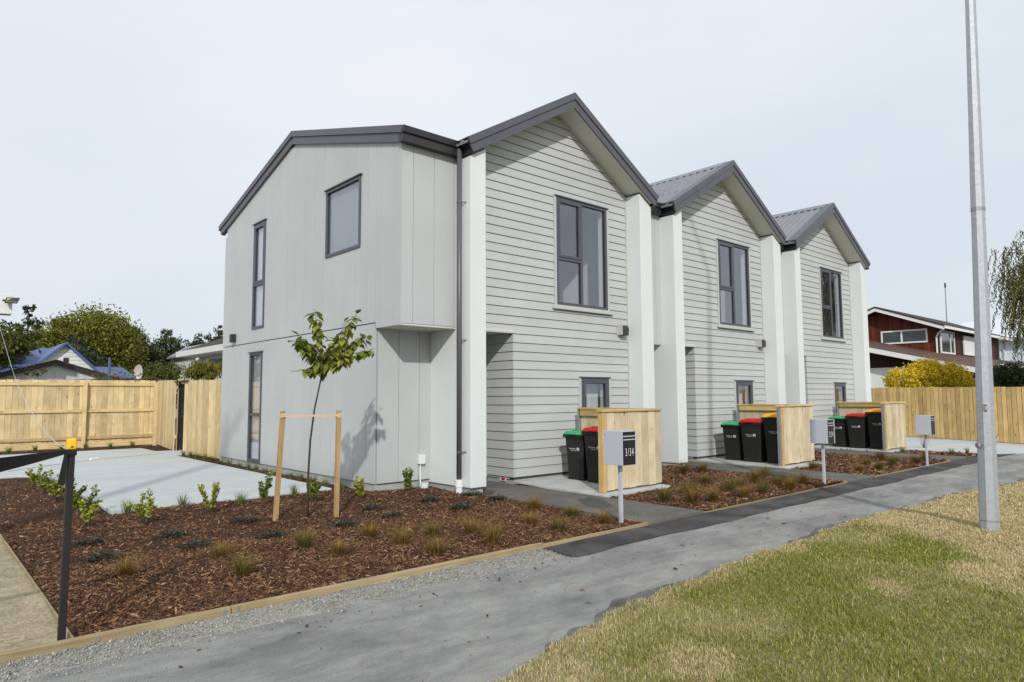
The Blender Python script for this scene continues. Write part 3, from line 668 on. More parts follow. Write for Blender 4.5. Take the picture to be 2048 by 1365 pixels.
        for z in (4.66, 2.40, .62):
            MB().tube([(6.61, 8.70, z-.012), (6.61, 8.70, z+.012)], .047, 16).build('bracket', PIPE, dp)
            MB().tube([(6.63, 8.67, z), (6.68, 8.60, z)], .008, 8).build('bracket_stem', PIPE, dp)
        MB().tube([(6.61, 8.70, .19), (6.61, 8.70, .07), (6.61, 8.70, .068), (6.61, 8.70, -.06)], [.066, .066, .055, .055], 20).build('drain_socket', PVC, dp)
    # rear and far walls
    MB().box(lx0, xr1, 16.6, 16.7, 0, 5.35).build('rear_wall', PANEL, T)
    if i == 2:
        MB().box(xr1-.1, xr1, 9.85, 16.7, .0, 5.4).build('end_wall', WHITE, T)
    return T
for i in range(3): make_unit(i)

# hooded vents, wall lamp, meter box, sticker
for i in range(2):
    d = i*PX; t = thing('wall_vent', ['dark brown hooded wall vent on the nearest townhouse', 'dark brown hooded wall vent on the middle townhouse'][i], 'vent', (10.85+d, YF, 2.7), 'hooded wall vents')
    MB().box(10.74+d, 10.97+d, YF-.035, YF-.02, 2.71, 2.95).build('back_plate', TRIM, t)
    MB().prism([(YF-.035, 2.72), (YF-.15, 2.715), (YF-.16, 2.86), (YF-.13, 2.92), (YF-.035, 2.935)], 'x', 10.775+d, 10.955+d).build('hood', VENT, t, bevel=.01)
    MB().box(10.755+d, 10.773+d, YF-.14, YF-.035, 2.725, 2.925).build('side_flange', TRIM, t)
t = thing('wall_light', 'dark up-down wall light on the side wall above the floor line', 'wall lamp', (5.60, 15.9, 2.8))
MB().box(5.50, 5.61, 15.83, 15.96, 2.76, 2.95).build('housing', LAMPB, t, bevel=.01); MB().tube([(5.555, 15.895, 2.758), (5.555, 15.895, 2.745)], .04, 12).build('lens', PVC, t)
t = thing('utility_box', 'small white utility box on a thin conduit at the house corner', 'utility box', (6.48, 9.6, 0))
MB().box(6.42, 6.54, 9.53, 9.60, .38, .53).build('box', PVC, t, bevel=.008); MB().tube([(6.46, 9.565, .38), (6.46, 9.565, -.02)], .012, 8).build('conduit', PVC, t); MB().tube([(6.42, 9.565, .2), (6.42, 9.575, -.02)], .006, 6).build('cable', paint('green_cable', (.15, .4, .3), .5), t)
MB().tube([(6.5, 9.5, .07), (6.5, 9.5, -.04)], [.07, .06], 16).build('drain_cap', PVC, t)
t = thing('warning_sticker', 'tiny red and white sticker on the foundation by the entry path', 'sticker', (7.9, 9.2, .05))
MB().box(7.918, 7.9215, 9.07, 9.24, .012, .085).build('plate', LOGO, t); MB().box(7.9165, 7.918, 9.10, 9.20, .022, .075).build('red_mark', REDM, t)

# ------------------------------------------------------------------ mulch, gravel, grass (uncountable)
def chips(name, regions, mat, lmin, lmax, wk, label, cat, zf=0, tilt=.35, zs=None):
    P = []
    for (x0, x1, y0, y1, dens) in regions:
        n = int((x1-x0)*(y1-y0)*dens); P.append(np.stack([rng.uniform(x0, x1, n), rng.uniform(y0, y1, n)], 1))
    P = np.concatenate(P); n = len(P)
    z = (zs[0]+zs[1]*np.clip((P[:, 1]-4.68)/.3, 0, 1)) if zs else .008*(np.sin(P[:, 0]*3.1+P[:, 1]*1.7)+np.sin(P[:, 0]*1.3-P[:, 1]*4.1+1)+.6*np.sin(P[:, 0]*7.7+P[:, 1]*6.1))
    ln = rng.uniform(lmin, lmax, n)*rng.choice([.5, .7, 1, 1, 1.3, 1.9], n); wd = ln*rng.uniform(wk*.5, wk*1.5, n); th = wd*rng.uniform(.25, .6, n)
    a = rng.uniform(0, 2*np.pi, n); tl = rng.normal(0, tilt, n); rl = rng.normal(0, tilt, n)
    d = np.stack([np.cos(a)*np.cos(tl), np.sin(a)*np.cos(tl), np.sin(tl)], 1); s_ = np.stack([-np.sin(a)*np.cos(rl), np.cos(a)*np.cos(rl), np.sin(rl)], 1); u = np.cross(d, s_)
    c = np.stack([P[:, 0], P[:, 1], z+zf+rng.uniform(-.004, .012, n)], 1)
    V = []
    for (i, j, k) in ((-1, -1, -1), (1, -.6, -1), (1, .7, -1), (-1, 1, -1), (-.9, -.9, 1), (.9, -.5, 1), (.9, .6, 1), (-.9, .9, 1)):
        V.append(c+d*(ln*.5*i)[:, None]+s_*(wd*.5*j)[:, None]+u*(th*.5*k)[:, None])
    V = np.stack(V, 1).reshape(-1, 3); b = np.arange(n)[:, None]*8
    F = np.concatenate([b+np.array([q]) for q in ((4, 5, 6, 7), (0, 1, 5, 4), (1, 2, 6, 5), (2, 3, 7, 6), (3, 0, 4, 7))])
    return stuff(npmesh(name, V, [F], mat), label, cat)
chips('bark_mulch', [(.88, 6.62, 5.08, 7.4, 3000), (.88, 6.62, 7.4, 10.25, 1200), (.88, 2.08, 10.25, 15.6, 600), (5.28, 5.62, 10.25, 16.6, 350), (.9, 5.9, 22.45, 24.1, 100)],
      CHIP, .012, .038, .21, 'brown bark mulch covering the largest garden bed beside the footpath', 'mulch', -.004)
chips('bark_mulch', [(7.86, 12.18, 5.08, 6.7, 1100), (9.46, 12.2, 6.7, 8.7, 800), (11.5, 12.25, 8.3, 8.75, 300)], CHIP, .018, .05, .24, 'brown bark mulch in the bed between the two nearest letterboxes', 'mulch', -.004)
chips('bark_mulch', [(13.42, 17.76, 5.08, 6.7, 450), (15.1, 17.76, 6.7, 8.7, 250), (18.98, 20.28, 5.02, 8.6, 250)], CHIP, .03, .07, .28, 'brown bark mulch in the far beds before the last two bin screens', 'mulch', -.004)
def gz(n): return n
chips('gravel', [(-1.0, 4.86, 4.75, 5.02, 9000), (-1.0, 4.9, 4.62, 4.77, 2500), (-.5, 4.9, 4.45, 4.65, 250)], STONE, .003, .010, .8, 'loose pale gravel between the timber edging and the footpath', 'gravel', -.001, .6, (-.055, .024))
chips('path_litter', [(2.0, 9.0, 3.0, 4.6, 14), (-.5, 5.0, 4.2, 4.66, 40), (4.9, 12, 4.6, 5.0, 30)], CHIP, .008, .03, .35, 'scattered bark bits and grit on the grey footpath', 'litter', .003, .1, (-.052, .0))
def vz(x, y, e): return -.040+.012*np.sin(x*1.9+y)+.02*np.clip((e-y)*2, 0, 1)
def grass():
    G = []; S = []
    X = []; Yv = []
    for x0, x1, dens in ((1.6, 3.2, 9000), (3.2, 5.2, 12000), (5.2, 7.2, 9500), (7.2, 9.5, 6500), (9.5, 12.5, 3800), (12.5, 17, 1700), (17, 26, 600)):
        n = int((x1-x0)*3.4*dens); xs = rng.uniform(x0, x1, n); e = np.array([vedge(q) for q in np.linspace(x0, x1, 200)]); ed = np.interp(xs, np.linspace(x0, x1, 200), e)
        ylo = np.where(xs < 4.58, 3.3-(xs-2.0)*1.0, .75+(xs-4.58)*.203)-.35
        ys = ylo+(rng.uniform(0, 1, n))*3.4; k = ys < ed+.03*rng.random(n); X.append(xs[k]); Yv.append(ys[k])
    x = np.concatenate(X); y = np.concatenate(Yv); e = np.interp(x, np.linspace(-10, 40, 5000), [vedge(q) for q in np.linspace(-10, 40, 5000)])
    z = vz(x, y, e)
    low = np.sin(x*2.3+1.3*np.sin(y*2.9))+np.sin(y*3.7+x*.9+2)+.7*np.sin(x*5.1-y*4.3)
    p = np.clip((x+.35*np.sin(y*4)+.25*low-7.5-.9*(y-2.6)+.5*np.sin(x*7+y*5)*.3)/.9, 0, 1); p = np.maximum(p, np.clip((.34-(e-y))/.34, 0, 1)*.85)
    p = np.maximum(p, np.clip((low-1.0)*.9, 0, .85)); p = np.maximum(p, np.clip((3.7-x)*.5, 0, .4)); p = np.maximum(p, .12)
    dry = rng.random(len(x)) < p
    h = rng.uniform(.018, .042, len(x))*np.where(rng.random(len(x)) < .03, 1.7, 1)*(1+.25*np.sin(x*3)*np.sin(y*4)); h = np.where(dry, h*.85, h)
    far = np.clip((x-5)/8, 0, 1)
    wd = rng.uniform(.0013, .0028, len(x))*(1+2.2*far); bend = h*rng.uniform(.1, 1.3, len(x))
    pos = np.stack([x, y, z-.003], 1); az = rng.uniform(0, 2*np.pi, len(x))
    for nm, mk, mat, lab in (('verge_grass', ~dry, GRASSM, 'short green grass of the roadside verge'), ('dry_grass', dry, STRAW, 'dry straw-coloured grass around the lamp post and along the path edge')):
        v, f = blades(pos[mk], h[mk], wd[mk], bend[mk], az[mk]); stuff(npmesh(nm, v, f, mat), lab, 'grass')
grass()

# ------------------------------------------------------------------ plants
ORD = ['first', 'second', 'third', 'fourth', 'fifth', 'sixth', 'seventh', 'eighth', 'ninth', 'tenth', 'eleventh', 'twelfth', 'thirteenth', 'fourteenth', 'fifteenth', 'sixteenth', 'seventeenth', 'eighteenth']
def shrub(x, y, h, w_, label, mat, seed):
    global rng
    rng = np.random.default_rng(seed)
    t = thing('shrub', label, 'shrub', (x, y, 0), 'young garden shrubs')
    mb = MB(); C = []; D = []
    ns = rng.integers(5, 8)
    for k in range(ns):
        a = rng.uniform(0, 6.28); r = w_*rng.uniform(.3, .85); top = Vector((x+math.cos(a)*r, y+math.sin(a)*r, h*rng.uniform(.5, 1.0)))
        pts = [Vector((x+math.cos(a)*.02, y+math.sin(a)*.02, -.01)), Vector((x+math.cos(a)*r*.45, y+math.sin(a)*r*.45, h*.4)), top]
        mb.tube(pts, [.007, .005, .002], 5)
        for q in range(int(58*h/.35)):
            f = rng.uniform(.22, 1.04); p = pts[0].lerp(pts[1], f*2) if f < .5 else pts[1].lerp(pts[2], f*2-1)
            dv = np.array([math.cos(q*2.4), math.sin(q*2.4), rng.uniform(.2, .9)]); dv /= np.linalg.norm(dv)
            C.append(np.array(p)+dv*rng.uniform(.015, .035)); D.append(dv)
    mb.build('stems', TRUNKY, t)
    v, f = leaves(np.array(C), rng.uniform(.036, .058, len(C)), aspect=.62, fold=.08, dirs=np.array(D)); npmesh('foliage', v, f, mat, t)
SH = [(1.72, 14.1, .42, 'yellow-green shrub at the far end of the row beside the concrete pad', 0), (1.70, 13.0, .36, 'second shrub from the far end of the row beside the concrete pad', 1),
      (1.72, 12.1, .40, 'third shrub from the far end of the row beside the concrete pad', 0), (1.80, 11.2, .38, 'fourth shrub from the far end of the row, left of the black post', 1), (1.76, 10.3, .36, 'bushy shrub seen partly behind the black post', 1),
      (1.66, 9.35, .36, 'low shrub just right of the black post', 0), (2.24, 9.22, .36, 'bright shrub in front of the near corner of the concrete pad', 0), (3.04, 9.34, .40, 'tall bright shrub midway along the front edge of the concrete pad', 0),
      (3.81, 9.56, .46, 'taller green shrub just left of the left tree stake', 1), (4.48, 9.35, .34, 'small shrub between the two tree stakes, behind the sapling trunk', 1), (5.05, 9.01, .34, 'narrow yellow shrub just right of the right tree stake', 0),
      (5.97, 9.2, .36, 'sparse shrub beside the utility box at the house corner', 1)]
for k, (x, y, h, lab, g) in enumerate(SH): shrub(x, y, h, .21 if k < 9 else .14, lab, LEAFM if g else LEAFY, 100+k)
def clump(name, x, y, n, h, spread, mat, label, cat, group, seed, wd=.0016, z=0):
    r_ = np.random.default_rng(seed); az = r_.uniform(0, 6.28, n); rr = np.abs(r_.normal(0, .032, n))
    pos = np.stack([x+rr*np.cos(az), y+rr*np.sin(az), np.full(n, z-.01)], 1); hh = h*r_.uniform(.45, 1.0, n)
    v, f = blades(pos, hh, np.full(n, wd)*r_.uniform(.7, 1.3, n), hh*r_.uniform(.15, spread, n), az+r_.normal(0, .5, n))
    o = npmesh(name, v-np.array([x, y, 0]), f, mat); o.location = (x, y, 0); tag(o, label, cat, group); return o
rows = [([1.47, 2.29, 3.07, 3.84, 6.34], [6.58, 6.73, 6.58, 6.62, 6.68], 'third row from the edging'), ([2.22, 3.16, 3.85, 4.35, 4.72, 5.57, 6.32], [5.97, 6.05, 6.03, 6.2, 6.0, 5.95, 5.98], 'second row from the edging'), ([3.87, 4.59, 5.55, 6.24], [5.43, 5.47, 5.48, 5.38], 'row nearest the edging')]
sd_ = 0
for xs, ys, nm in rows:
    for k, (x, y) in enumerate(zip(xs, ys)):
        sd_ += 1; clump('tussock', x, y, 260, random.uniform(.20, .33), 1.8, TUSS if (sd_ % 3) else TUSSG, f'orange tussock, large bed, {ORD[k]} from the left in the {nm}', 'tussock', 'tussocks in the large bed', 300+sd_)
def mat_plant(x, y, label, seed, rx=.17, ry=.12):
    r_ = np.random.default_rng(seed); n = 420; a = r_.uniform(0, 6.28, n); q = np.sqrt(r_.random(n)); hz = r_.uniform(.01, .085, n)*(1.15-q)
    c = np.stack([np.cos(a)*q*rx*(1+.25*np.sin(3*a+seed)), np.sin(a)*q*ry*(1+.25*np.cos(2*a+seed)), hz+.005], 1)
    k = r_.normal(size=(n, 3))*.5; k[:, 2] += 1; d = np.stack([np.cos(a), np.sin(a), .5*np.ones(n)], 1)
    v, f = leaves(c, r_.uniform(.018, .032, n), nrm=k, aspect=.5, fold=.1, dirs=d)
    o = npmesh('ground_cover_plant', v, f, MATLEAF); o.location = (x, y, 0); tag(o, label, 'ground cover', 'dark ground cover plants'); return o
for xs, ys, nm in (([1.48, 2.23, 3.13, 4.72, 5.70, 6.50], [8.22, 8.03, 8.38, 8.11, 8.19, 8.22], 'row beside the stakes'), ([1.45, 2.27, 3.02, 3.90, 4.61, 5.62, 6.48], [7.38, 7.33, 7.29, 7.31, 7.44, 7.37, 7.6], 'row before the stakes')):
    for k, (x, y) in enumerate(zip(xs, ys)): mat_plant(x, y, f'dark creeping plant, {ORD[k]} from the left in the {nm}', 400+int(x*37+y*11))
def bed(pts, desc, group, s0, mats=(TUSSG, TUSS)):
    pts = sorted(pts, key=lambda p: p[0]*.746-p[1]*.665)
    for k, (x, y) in enumerate(pts): clump('tussock', x, y, 260, random.uniform(.24, .36), 1.7, mats[k % 2], f'tussock grass, {ORD[k]} from the left in the {desc}', 'tussock', group, s0+k, .002)
bed([(8.12, 5.88), (8.25, 5.5), (8.66, 5.42), (9.27, 5.31), (11.9, 7.69), (11.2, 7.66), (10.22, 5.92), (10.98, 6.07), (10.9, 5.62), (10.6, 5.25), (11.4, 5.45), (11.77, 6.31), (9.59, 5.72), (9.0, 6.1), (9.9, 5.35), (10.3, 6.6)], 'bed between the two nearest letterboxes', 'tussocks in the middle bed', 500)
bed([(13.7, 6.3), (13.9, 5.5), (14.6, 5.4), (15.3, 5.9), (15.64, 5.5), (16.4, 5.3), (16.9, 6.2), (17.3, 5.4)], 'bed between the second and third letterboxes', 'tussocks in the far bed', 530)
for k, (x, y, lab) in enumerate([(19.2, 6.5, 'low green grass tuft beside the farthest bin screen'), (19.5, 5.5, 'low green grass tuft in the last bed before the driveway'), (20.05, 5.3, 'green grass tuft at the corner of the pale driveway')]): clump('grass_tuft', x, y, 90, .22, .9, BLADE, lab, 'grass tuft', 'green tufts in the last bed', 560+k, .003)
clump('flax_plant', 21.1, 6.6, 16, .55, .8, MATLEAF, 'thin dark flax with few arching leaves against the pale driveway', 'plant', None, 570, .006)
for k in range(12): clump('grass_tuft', 5.44+.03*math.sin(k*5), 10.35+k*.52, 70, random.uniform(.14, .22), .9, BLADE, f'green grass tuft at the foot of the side wall, {ORD[k]} from the near house corner', 'grass tuft', 'tufts along the side wall', 600+k, .003)
for k, (x, y, lab) in enumerate([(2.24, 10.09, 'spiky grass tuft at the near corner of the concrete pad'), (2.93, 10.15, 'grass tuft on the front edge of the concrete pad, between two shrubs'), (3.62, 9.85, 'spiky grass tuft behind the left tree stake'), (4.52, 10.1, 'grass tuft seen between the tree stakes, right of the sapling trunk'), (1.95, 14.0, 'thin grass tuft behind the far shrubs beside the pad'), (1.92, 12.0, 'thin grass tuft beside the pad, right of the middle shrubs')]):
    clump('grass_tuft', x, y, 90, .25, .9, BLADE, lab, 'grass tuft', 'tufts around the concrete pad', 630+k, .0026)
for k in range(7): clump('grass_tuft', 1.6+k*.62, 23.7-.1*(k % 2), 70, .26, .9, BLADE, f'grass tuft at the foot of the back fence, {ORD[k]} from the left', 'grass tuft', 'tufts along the back fence', 650+k, .004)
for k in range(5): clump('grass_tuft', 5.50, 16.9+k*.55, 70, .2, .9, BLADE, f'grass tuft at the foot of the short paling fence, {ORD[k]} from the house', 'grass tuft', 'tufts along the short fence', 670+k, .004)

# ------------------------------------------------------------------ sapling, stakes and webbing
t = thing('sapling', 'staked young tree with a leaning trunk and hanging green leaves', 'tree', (3.85, 8.2, 0))
def bz(p, q): return [Vector(p).lerp(Vector(q), k/8)+Vector((0, 0, .06*math.sin(math.pi*k/8))) for k in range(9)]
trunk = [(3.85, 8.2, -.03), (3.845, 8.2, .5), (3.86, 8.19, .95), (3.90, 8.17, 1.35), (3.99, 8.15, 1.82)]
MB().tube(trunk, [.017, .015, .0135, .012, .010], 8).build('trunk', TRUNKY, t, smooth=True)
br = [((3.985, 8.15, 1.80), (3.90, 8.22, 2.64), 26), ((3.97, 8.15, 1.86), (3.56, 8.05, 2.20), 30), ((3.94, 8.15, 1.90), (3.70, 8.3, 2.28), 24), ((3.99, 8.15, 1.82), (4.46, 8.1, 2.62), 34), ((4.08, 8.13, 1.92), (4.68, 8.2, 2.32), 34), ((4.05, 8.13, 1.90), (4.66, 8.0, 2.10), 30), ((3.99, 8.15, 1.82), (3.70, 8.12, 1.80), 18), ((4.0, 8.15, 1.86), (4.28, 8.3, 2.25), 26), ((3.98, 8.15, 1.85), (4.25, 8.0, 1.98), 20)]
lm = bpy.data.meshes.new('leaf')
lv = [(0, 0, 0), (.19, .16, .02), (.29, .50, .03), (.0, 1.0, -.10), (-.29, .50, .03), (-.19, .16, .02), (0, .3, -.035), (0, .65, -.035)]
lm.from_pydata(lv, [], [(0, 1, 6), (1, 2, 7, 6), (2, 3, 7), (3, 4, 7), (4, 5, 6, 7), (5, 0, 6)]); lm.materials.append(LEAFC)
rr = random.Random(5)
for a, b, n in br:
    pts = bz(a, b); MB().tube(pts, [.007-.0006*k for k in range(9)], 6).build('branch', TRUNKY, t)
    n = int(n*1.9)
    for k in range(n):
        f = .12+.9*(k+rr.random())/n; f = min(f, 1.0); p = pts[min(8, int(f*8))]
        o = bpy.data.objects.new('leaf', lm); COL.objects.link(o); o.parent = t
        az = rr.uniform(0, 6.283); drop = rr.uniform(-1.35, -.35) if f < .9 else rr.uniform(-.9, .6)
        d = Vector((math.cos(az)*math.cos(drop), math.sin(az)*math.cos(drop), math.sin(drop)))
        q = d.to_track_quat('Y', 'Z'); o.rotation_mode = 'QUATERNION'; o.rotation_quaternion = q
        s_ = rr.uniform(.10, .165); o.scale = (s_, s_, s_); o.location = p+Vector((rr.uniform(-.055, .055), rr.uniform(-.055, .055), rr.uniform(-.03, .03)))-Vector((3.85, 8.2, 0))
def stake(a, b, lab):
    t = thing('tree_stake', lab, 'stake', a, 'pair of tree stakes')
    A, B = Vector(a), Vector(b); mb = MB(); k = .026
    mb.hexa([A+Vector(q) for q in ((-k, -k, -.05), (k, -k, -.05), (k, k, -.05), (-k, k, -.05))]+[B+Vector(q) for q in ((-k, -k, 0), (k, -k, 0), (k, k, 0), (-k, k, 0))])
    mb.build('post', STAKE, t, bevel=.004)
stake((3.47, 8.29, 0), (3.50, 8.20, 1.33), 'square timber stake left of the sapling, leaning slightly'); stake((4.15, 8.03, 0), (4.15, 8.0, 1.33), 'square timber stake right of the sapling, upright')
t = thing('webbing_tie', 'pale webbing strap stretched between the two tree stakes', 'strap', (3.8, 8.1, 1.27))
MB().bar((3.47, 8.165, 1.265), (4.17, 7.965, 1.265), .004, .024).build('strap', WEB, t); MB().bar((3.47, 8.235, 1.27), (4.17, 8.035, 1.265), .004, .022).build('strap', WEB, t)
for c in ((3.498, 8.202, 1.27), (4.15, 8.0, 1.265)): MB().box(c[0]-.031, c[0]+.031, c[1]-.031, c[1]+.031, c[2]-.03, c[2]+.03).build('wrap', WEB, t)

# ------------------------------------------------------------------ bin screens, wheelie bins, letterboxes
NAMES = ['nearest', 'middle', 'farthest']
for i in range(3):
    d = i*PX; t = thing('bin_screen', ['nearest pine bin screen, behind the letterbox numbered 3/34', 'middle pine bin screen of the three, knotty front boards', 'farthest pine bin screen, next to the pale driveway'][i], 'screen', (8.7+d, 6.9, .03), 'pine bin screens')
    x0, x1 = 7.93+d, 9.42+d
    if i == 0: MB().box(x0, x0+.09, 6.855, 6.945, .035, 1.245).build('post', WOODP, t, bevel=.004)
    else:
        MB().box(x0+.02, x0+.11, 6.855, 6.945, .035, 1.245).build('post', WOODP, t, bevel=.004); MB().box(x0-.025, x0+.015, 6.87, 6.93, .03, 1.25).build('steel_post', STEEL, t)
    n = 8; bw = (x1-x0-.112)/n
    for k in range(n): a = x0+.112+k*bw; MB().box(a+.001, a+bw-.0015, 6.862+.004*((k*7) % 3), 6.886, .055+.004*((k*5) % 3), 1.245).build('board', WOODB, t, bevel=.002, seg=1)
    for z in (.25, 1.12): MB().box(x0+.115, x1, 6.888, 6.93, z, z+.09).build('rail', WOODX, t)
    MB().box(x0-.02, x1+.02, 6.835, 6.955, 1.247, 1.285).build('cap', WOODX, t, bevel=.005)
    n = 10; bw = (8.62-6.94)/n
    for k in range(n): a = 6.94+k*bw; MB().box(9.375+d, 9.40+d, a+.0015, a+bw-.0015, .055, 1.245).build('board', WOODB, t)
    MB().box(9.325+d, 9.373+d, 6.95, 8.60, 1.13, 1.245).build('rail', WOODY, t, bevel=.003); MB().box(9.325+d, 9.373+d, 6.95, 8.60, .25, .34).build('rail', WOODY, t)
    MB().box(9.31+d, 9.43+d, 6.957, 8.66, 1.247, 1.283).build('cap', WOODY, t, bevel=.005)
    MB().box(9.33+d, 9.42+d, 8.625, 8.665, .03, 1.245).build('steel_post', STEEL, t)
def bin_(x, y, h, w_, d_, lid, label, logo=True):
    t = thing('wheelie_bin', label, 'bin', (x, y, .03), 'wheelie bins behind the screens')
    def P(u, v, z): return (x+u, y+v, .03+z)
    mb = MB(); hb = h*.93; a0, b0 = d_*.36, w_*.40; a1, b1 = d_*.47, w_*.47
    mb.hexa([P(-a0, -b0, .01), P(a0, -b0, .01), P(a0, b0, .01), P(-a0, b0, .01), P(-a1, -b1, hb), P(a1, -b1, hb), P(a1, b1, hb), P(-a1, b1, hb)])
    body = mb.build('body', BLACKP, t, bevel=.028, seg=3)
    mb = MB(); mb.box(x-a1-.022, x+a1+.03, y-b1-.024, y+b1+.024, .03+hb-.065, .03+hb-.004); mb.build('rim', BLACKP, t, bevel=.008)
    mb = MB(); mb.box(x-a0-.006, x+a0+.0, y-b0-.006, y+b0+.006, .035, .10); mb.build('foot', BLACKP, t, bevel=.015)
    zl = .03+hb; lh = h-hb
    mb = MB(); mb.hexa([(x-a1-.035, y-b1-.02, zl-.012), (x+a1+.02, y-b1-.02, zl-.012), (x+a1+.02, y+b1+.02, zl-.012), (x-a1-.035, y+b1+.02, zl-.012), (x-a1+.01, y-b1+.02, zl+lh*.75), (x+a1, y-b1+.02, zl+lh), (x+a1, y+b1-.02, zl+lh), (x-a1+.01, y+b1-.02, zl+lh*.75)])
    ld_ = mb.build('lid', lid, t, bevel=.014, seg=3)
    mb = MB(); mb.box(x-a1-.062, x-a1-.02, y-b1*.45, y+b1*.45, zl-.006, zl+.012); mb.build('lid_grip', lid, ld_, bevel=.005)
    for s in (-.45, .45): MB().box(x-a1*.6, x+a1*.8, y+s*w_*.5-.03, y+s*w_*.5+.03, zl+lh*.80, zl+lh*1.05).build('lid_rib', lid, ld_, bevel=.006)
    MB().tube([P(a1+.055, -b1*.8, hb-.03), P(a1+.055, b1*.8, hb-.03)], .014, 10).build('handle', BLACKP, t)
    for s in (-1, 1):
        MB().box(x+a1, x+a1+.06, y+s*b1*.8-.012, y+s*b1*.8+.012, .03+hb-.06, .03+hb-.01).build('handle_bracket', BLACKP, t)
        wv = MB(); c = P(a0+.03, s*(b0+.005), .10); wv.tube([(c[0], c[1]-.022, c[2]), (c[0], c[1]+.022, c[2])], .098, 24); wv.build('wheel', BLACKP, t, bevel=.008)
    if logo:
        zt = h*.62; fx = -(a0+(a1-a0)*zt/hb)-.0015; sl = (a1-a0)/hb; yd = Vector((-sl, 0, 1))
        o_ = P(fx, .12, zt); textmesh('lettering', 'Christchurch', .034, o_, (0, -1, 0), yd, LOGO, body, sx=.82)
        o_ = P(fx+.028*sl, .085, zt-.028); textmesh('lettering', 'City Council', .024, o_, (0, -1, 0), yd, LOGO, body, sx=.95)
        mb = MB(); cz = zt+.002; n = 20; cy = -.085
        ring = lambda r, k: P(fx-sl*(r*math.sin(k))-.0012, cy-r*math.cos(k), cz+r*math.sin(k))
        vs_ = []; fs = []
        for k in range(n+1):
            a = 2*math.pi*k/n*.86-math.pi*.36; vs_ += [ring(.032, a), ring(.014, a)]
            if k: fs.append((2*k-2, 2*k, 2*k+1, 2*k-1))
        mb.add(vs_, fs); mb.build('emblem', LOGO, body)
BH = (.86, .94, 1.07)
bin_(9.02, 8.26, BH[0], .46, .50, LIDG, 'green-lidded bin beside the nearest bin screen'); bin_(8.97, 7.74, BH[1], .48, .54, LIDR, 'red-lidded bin beside the nearest bin screen, partly hidden')
for i in (1, 2):
    d = i*PX; nm = ('middle', 'farthest')[i-1]
    bin_(8.60+d, 8.27, BH[0], .46, .50, LIDG, f'green-lidded bin beside the {nm} bin screen'); bin_(8.52+d, 7.74, BH[1], .50, .54, LIDR, f'red-lidded bin beside the {nm} bin screen'); bin_(8.62+d, 7.21, BH[2], .52, .70, LIDY, f'tall yellow-lidded bin beside the {nm} bin screen')
def letterbox(x, y, num, label, z0=0):
    t = thing('letterbox', label, 'letterbox', (x, y, z0), 'silver letterboxes on posts')
    MB().box(x-.02, x+.02, y-.02, y+.02, z0-.05, z0+.68).build('post', MAIL, t, bevel=.003)
    a, b, c, e, z1, z2 = x-.125, x+.125, y-.15, y+.15, z0+.68, z0+1.08
    MB().box(a, b, c+.006, e, z1, z2).build('box', MAIL, t, bevel=.004)
    MB().box(a+.006, b-.022, c, c+.006, z1+.006, z2-.008).build('front_panel', MAILB, t)
    MB().box(b-.022, b, c-.004, c+.006, z1, z2).build('front_strip', MAIL, t)
    MB().box(a+.004, b-.022, c-.016, c+.001, z2-.066, z2-.054).build('slot_flap', MAIL, t); MB().box(a+.004, b-.022, c-.016, c+.001, z2-.105, z2-.094).build('slot_flap', MAIL, t)
    MB().tube([(a-.002, e-.03, z2-.05), (a+.004, e-.03, z2-.05)], .006, 8).build('rivet', GASKET, t)
    if num: textmesh('number', num, .13, (x-.008, c-.0015, z0+.79), (1, 0, 0), (0, 0, 1), LOGO, t, align='CENTER', sx=.52, off=-.001, sp=1.35)
letterbox(6.42, 5.28, '3/34', 'nearest silver letterbox, numbered 3/34, before the nearest bin screen'); letterbox(11.6, 5.16, '2/34', 'second silver letterbox from the camera, in front of the middle path'); letterbox(16.2, 5.02, '', 'farthest silver letterbox, seen against the golden fence', -.04)

# ------------------------------------------------------------------ black post with yellow cap, tape and cable
t = thing('marker_post', 'black square post with a yellow cap at the left corner of the mulch bed', 'post', (.8, 5.14, 0))
mb = MB(); mb.hexa([(.779, 5.119, -.08), (.821, 5.119, -.08), (.821, 5.161, -.08), (.779, 5.161, -.08), (.786, 5.119, 1.19), (.828, 5.119, 1.19), (.828, 5.161, 1.19), (.786, 5.161, 1.19)]); mb.build('post', POSTB, t, bevel=.006)
cp = MB().box(.780, .834, 5.113, 5.167, 1.175, 1.245).build('cap', CAPY, t, bevel=.014, seg=3); MB().box(.80, .815, 5.112, 5.1135, 1.188, 1.197).build('cap_slot', GASKET, cp)
t = thing('marker_post', 'second black marker post off the left edge holding the tape', 'post', (-1.5, 5.14, 0))
MB().box(-1.525, -1.475, 5.115, 5.165, -.08, 1.19).build('post', POSTB, t, bevel=.006); MB().box(-1.534, -1.466, 5.106, 5.174, 1.17, 1.255).build('cap', CAPY, t, bevel=.014)
t = thing('black_tape', 'band of black fabric tied to the yellow-capped post', 'tape', (.7, 5.14, 1.1))
mb = MB(); n = 26; vs_ = []; fs = []
for k in range(n+1):
    f = k/n; x = .79-f*2.28; wd = .012+.052*min(1, f*4.5); tw = .5*math.sin(f*5); z = 1.165-.24*math.sin(math.pi*min(1, f))*.55
    vs_ += [(x, 5.11-math.sin(tw)*wd, z+wd*math.cos(tw)), (x, 5.11+math.sin(tw)*wd, z-wd*math.cos(tw)), (x, 5.114+math.sin(tw)*wd, z-wd*math.cos(tw)), (x, 5.114-math.sin(tw)*wd, z+wd*math.cos(tw))]
    if k:
        o = 4*k-4
        for q in range(4): fs.append((o+q, o+(q+1) % 4, o+4+(q+1) % 4, o+4+q))
mb.add(vs_, fs); mb.build('band', TAPE, t)
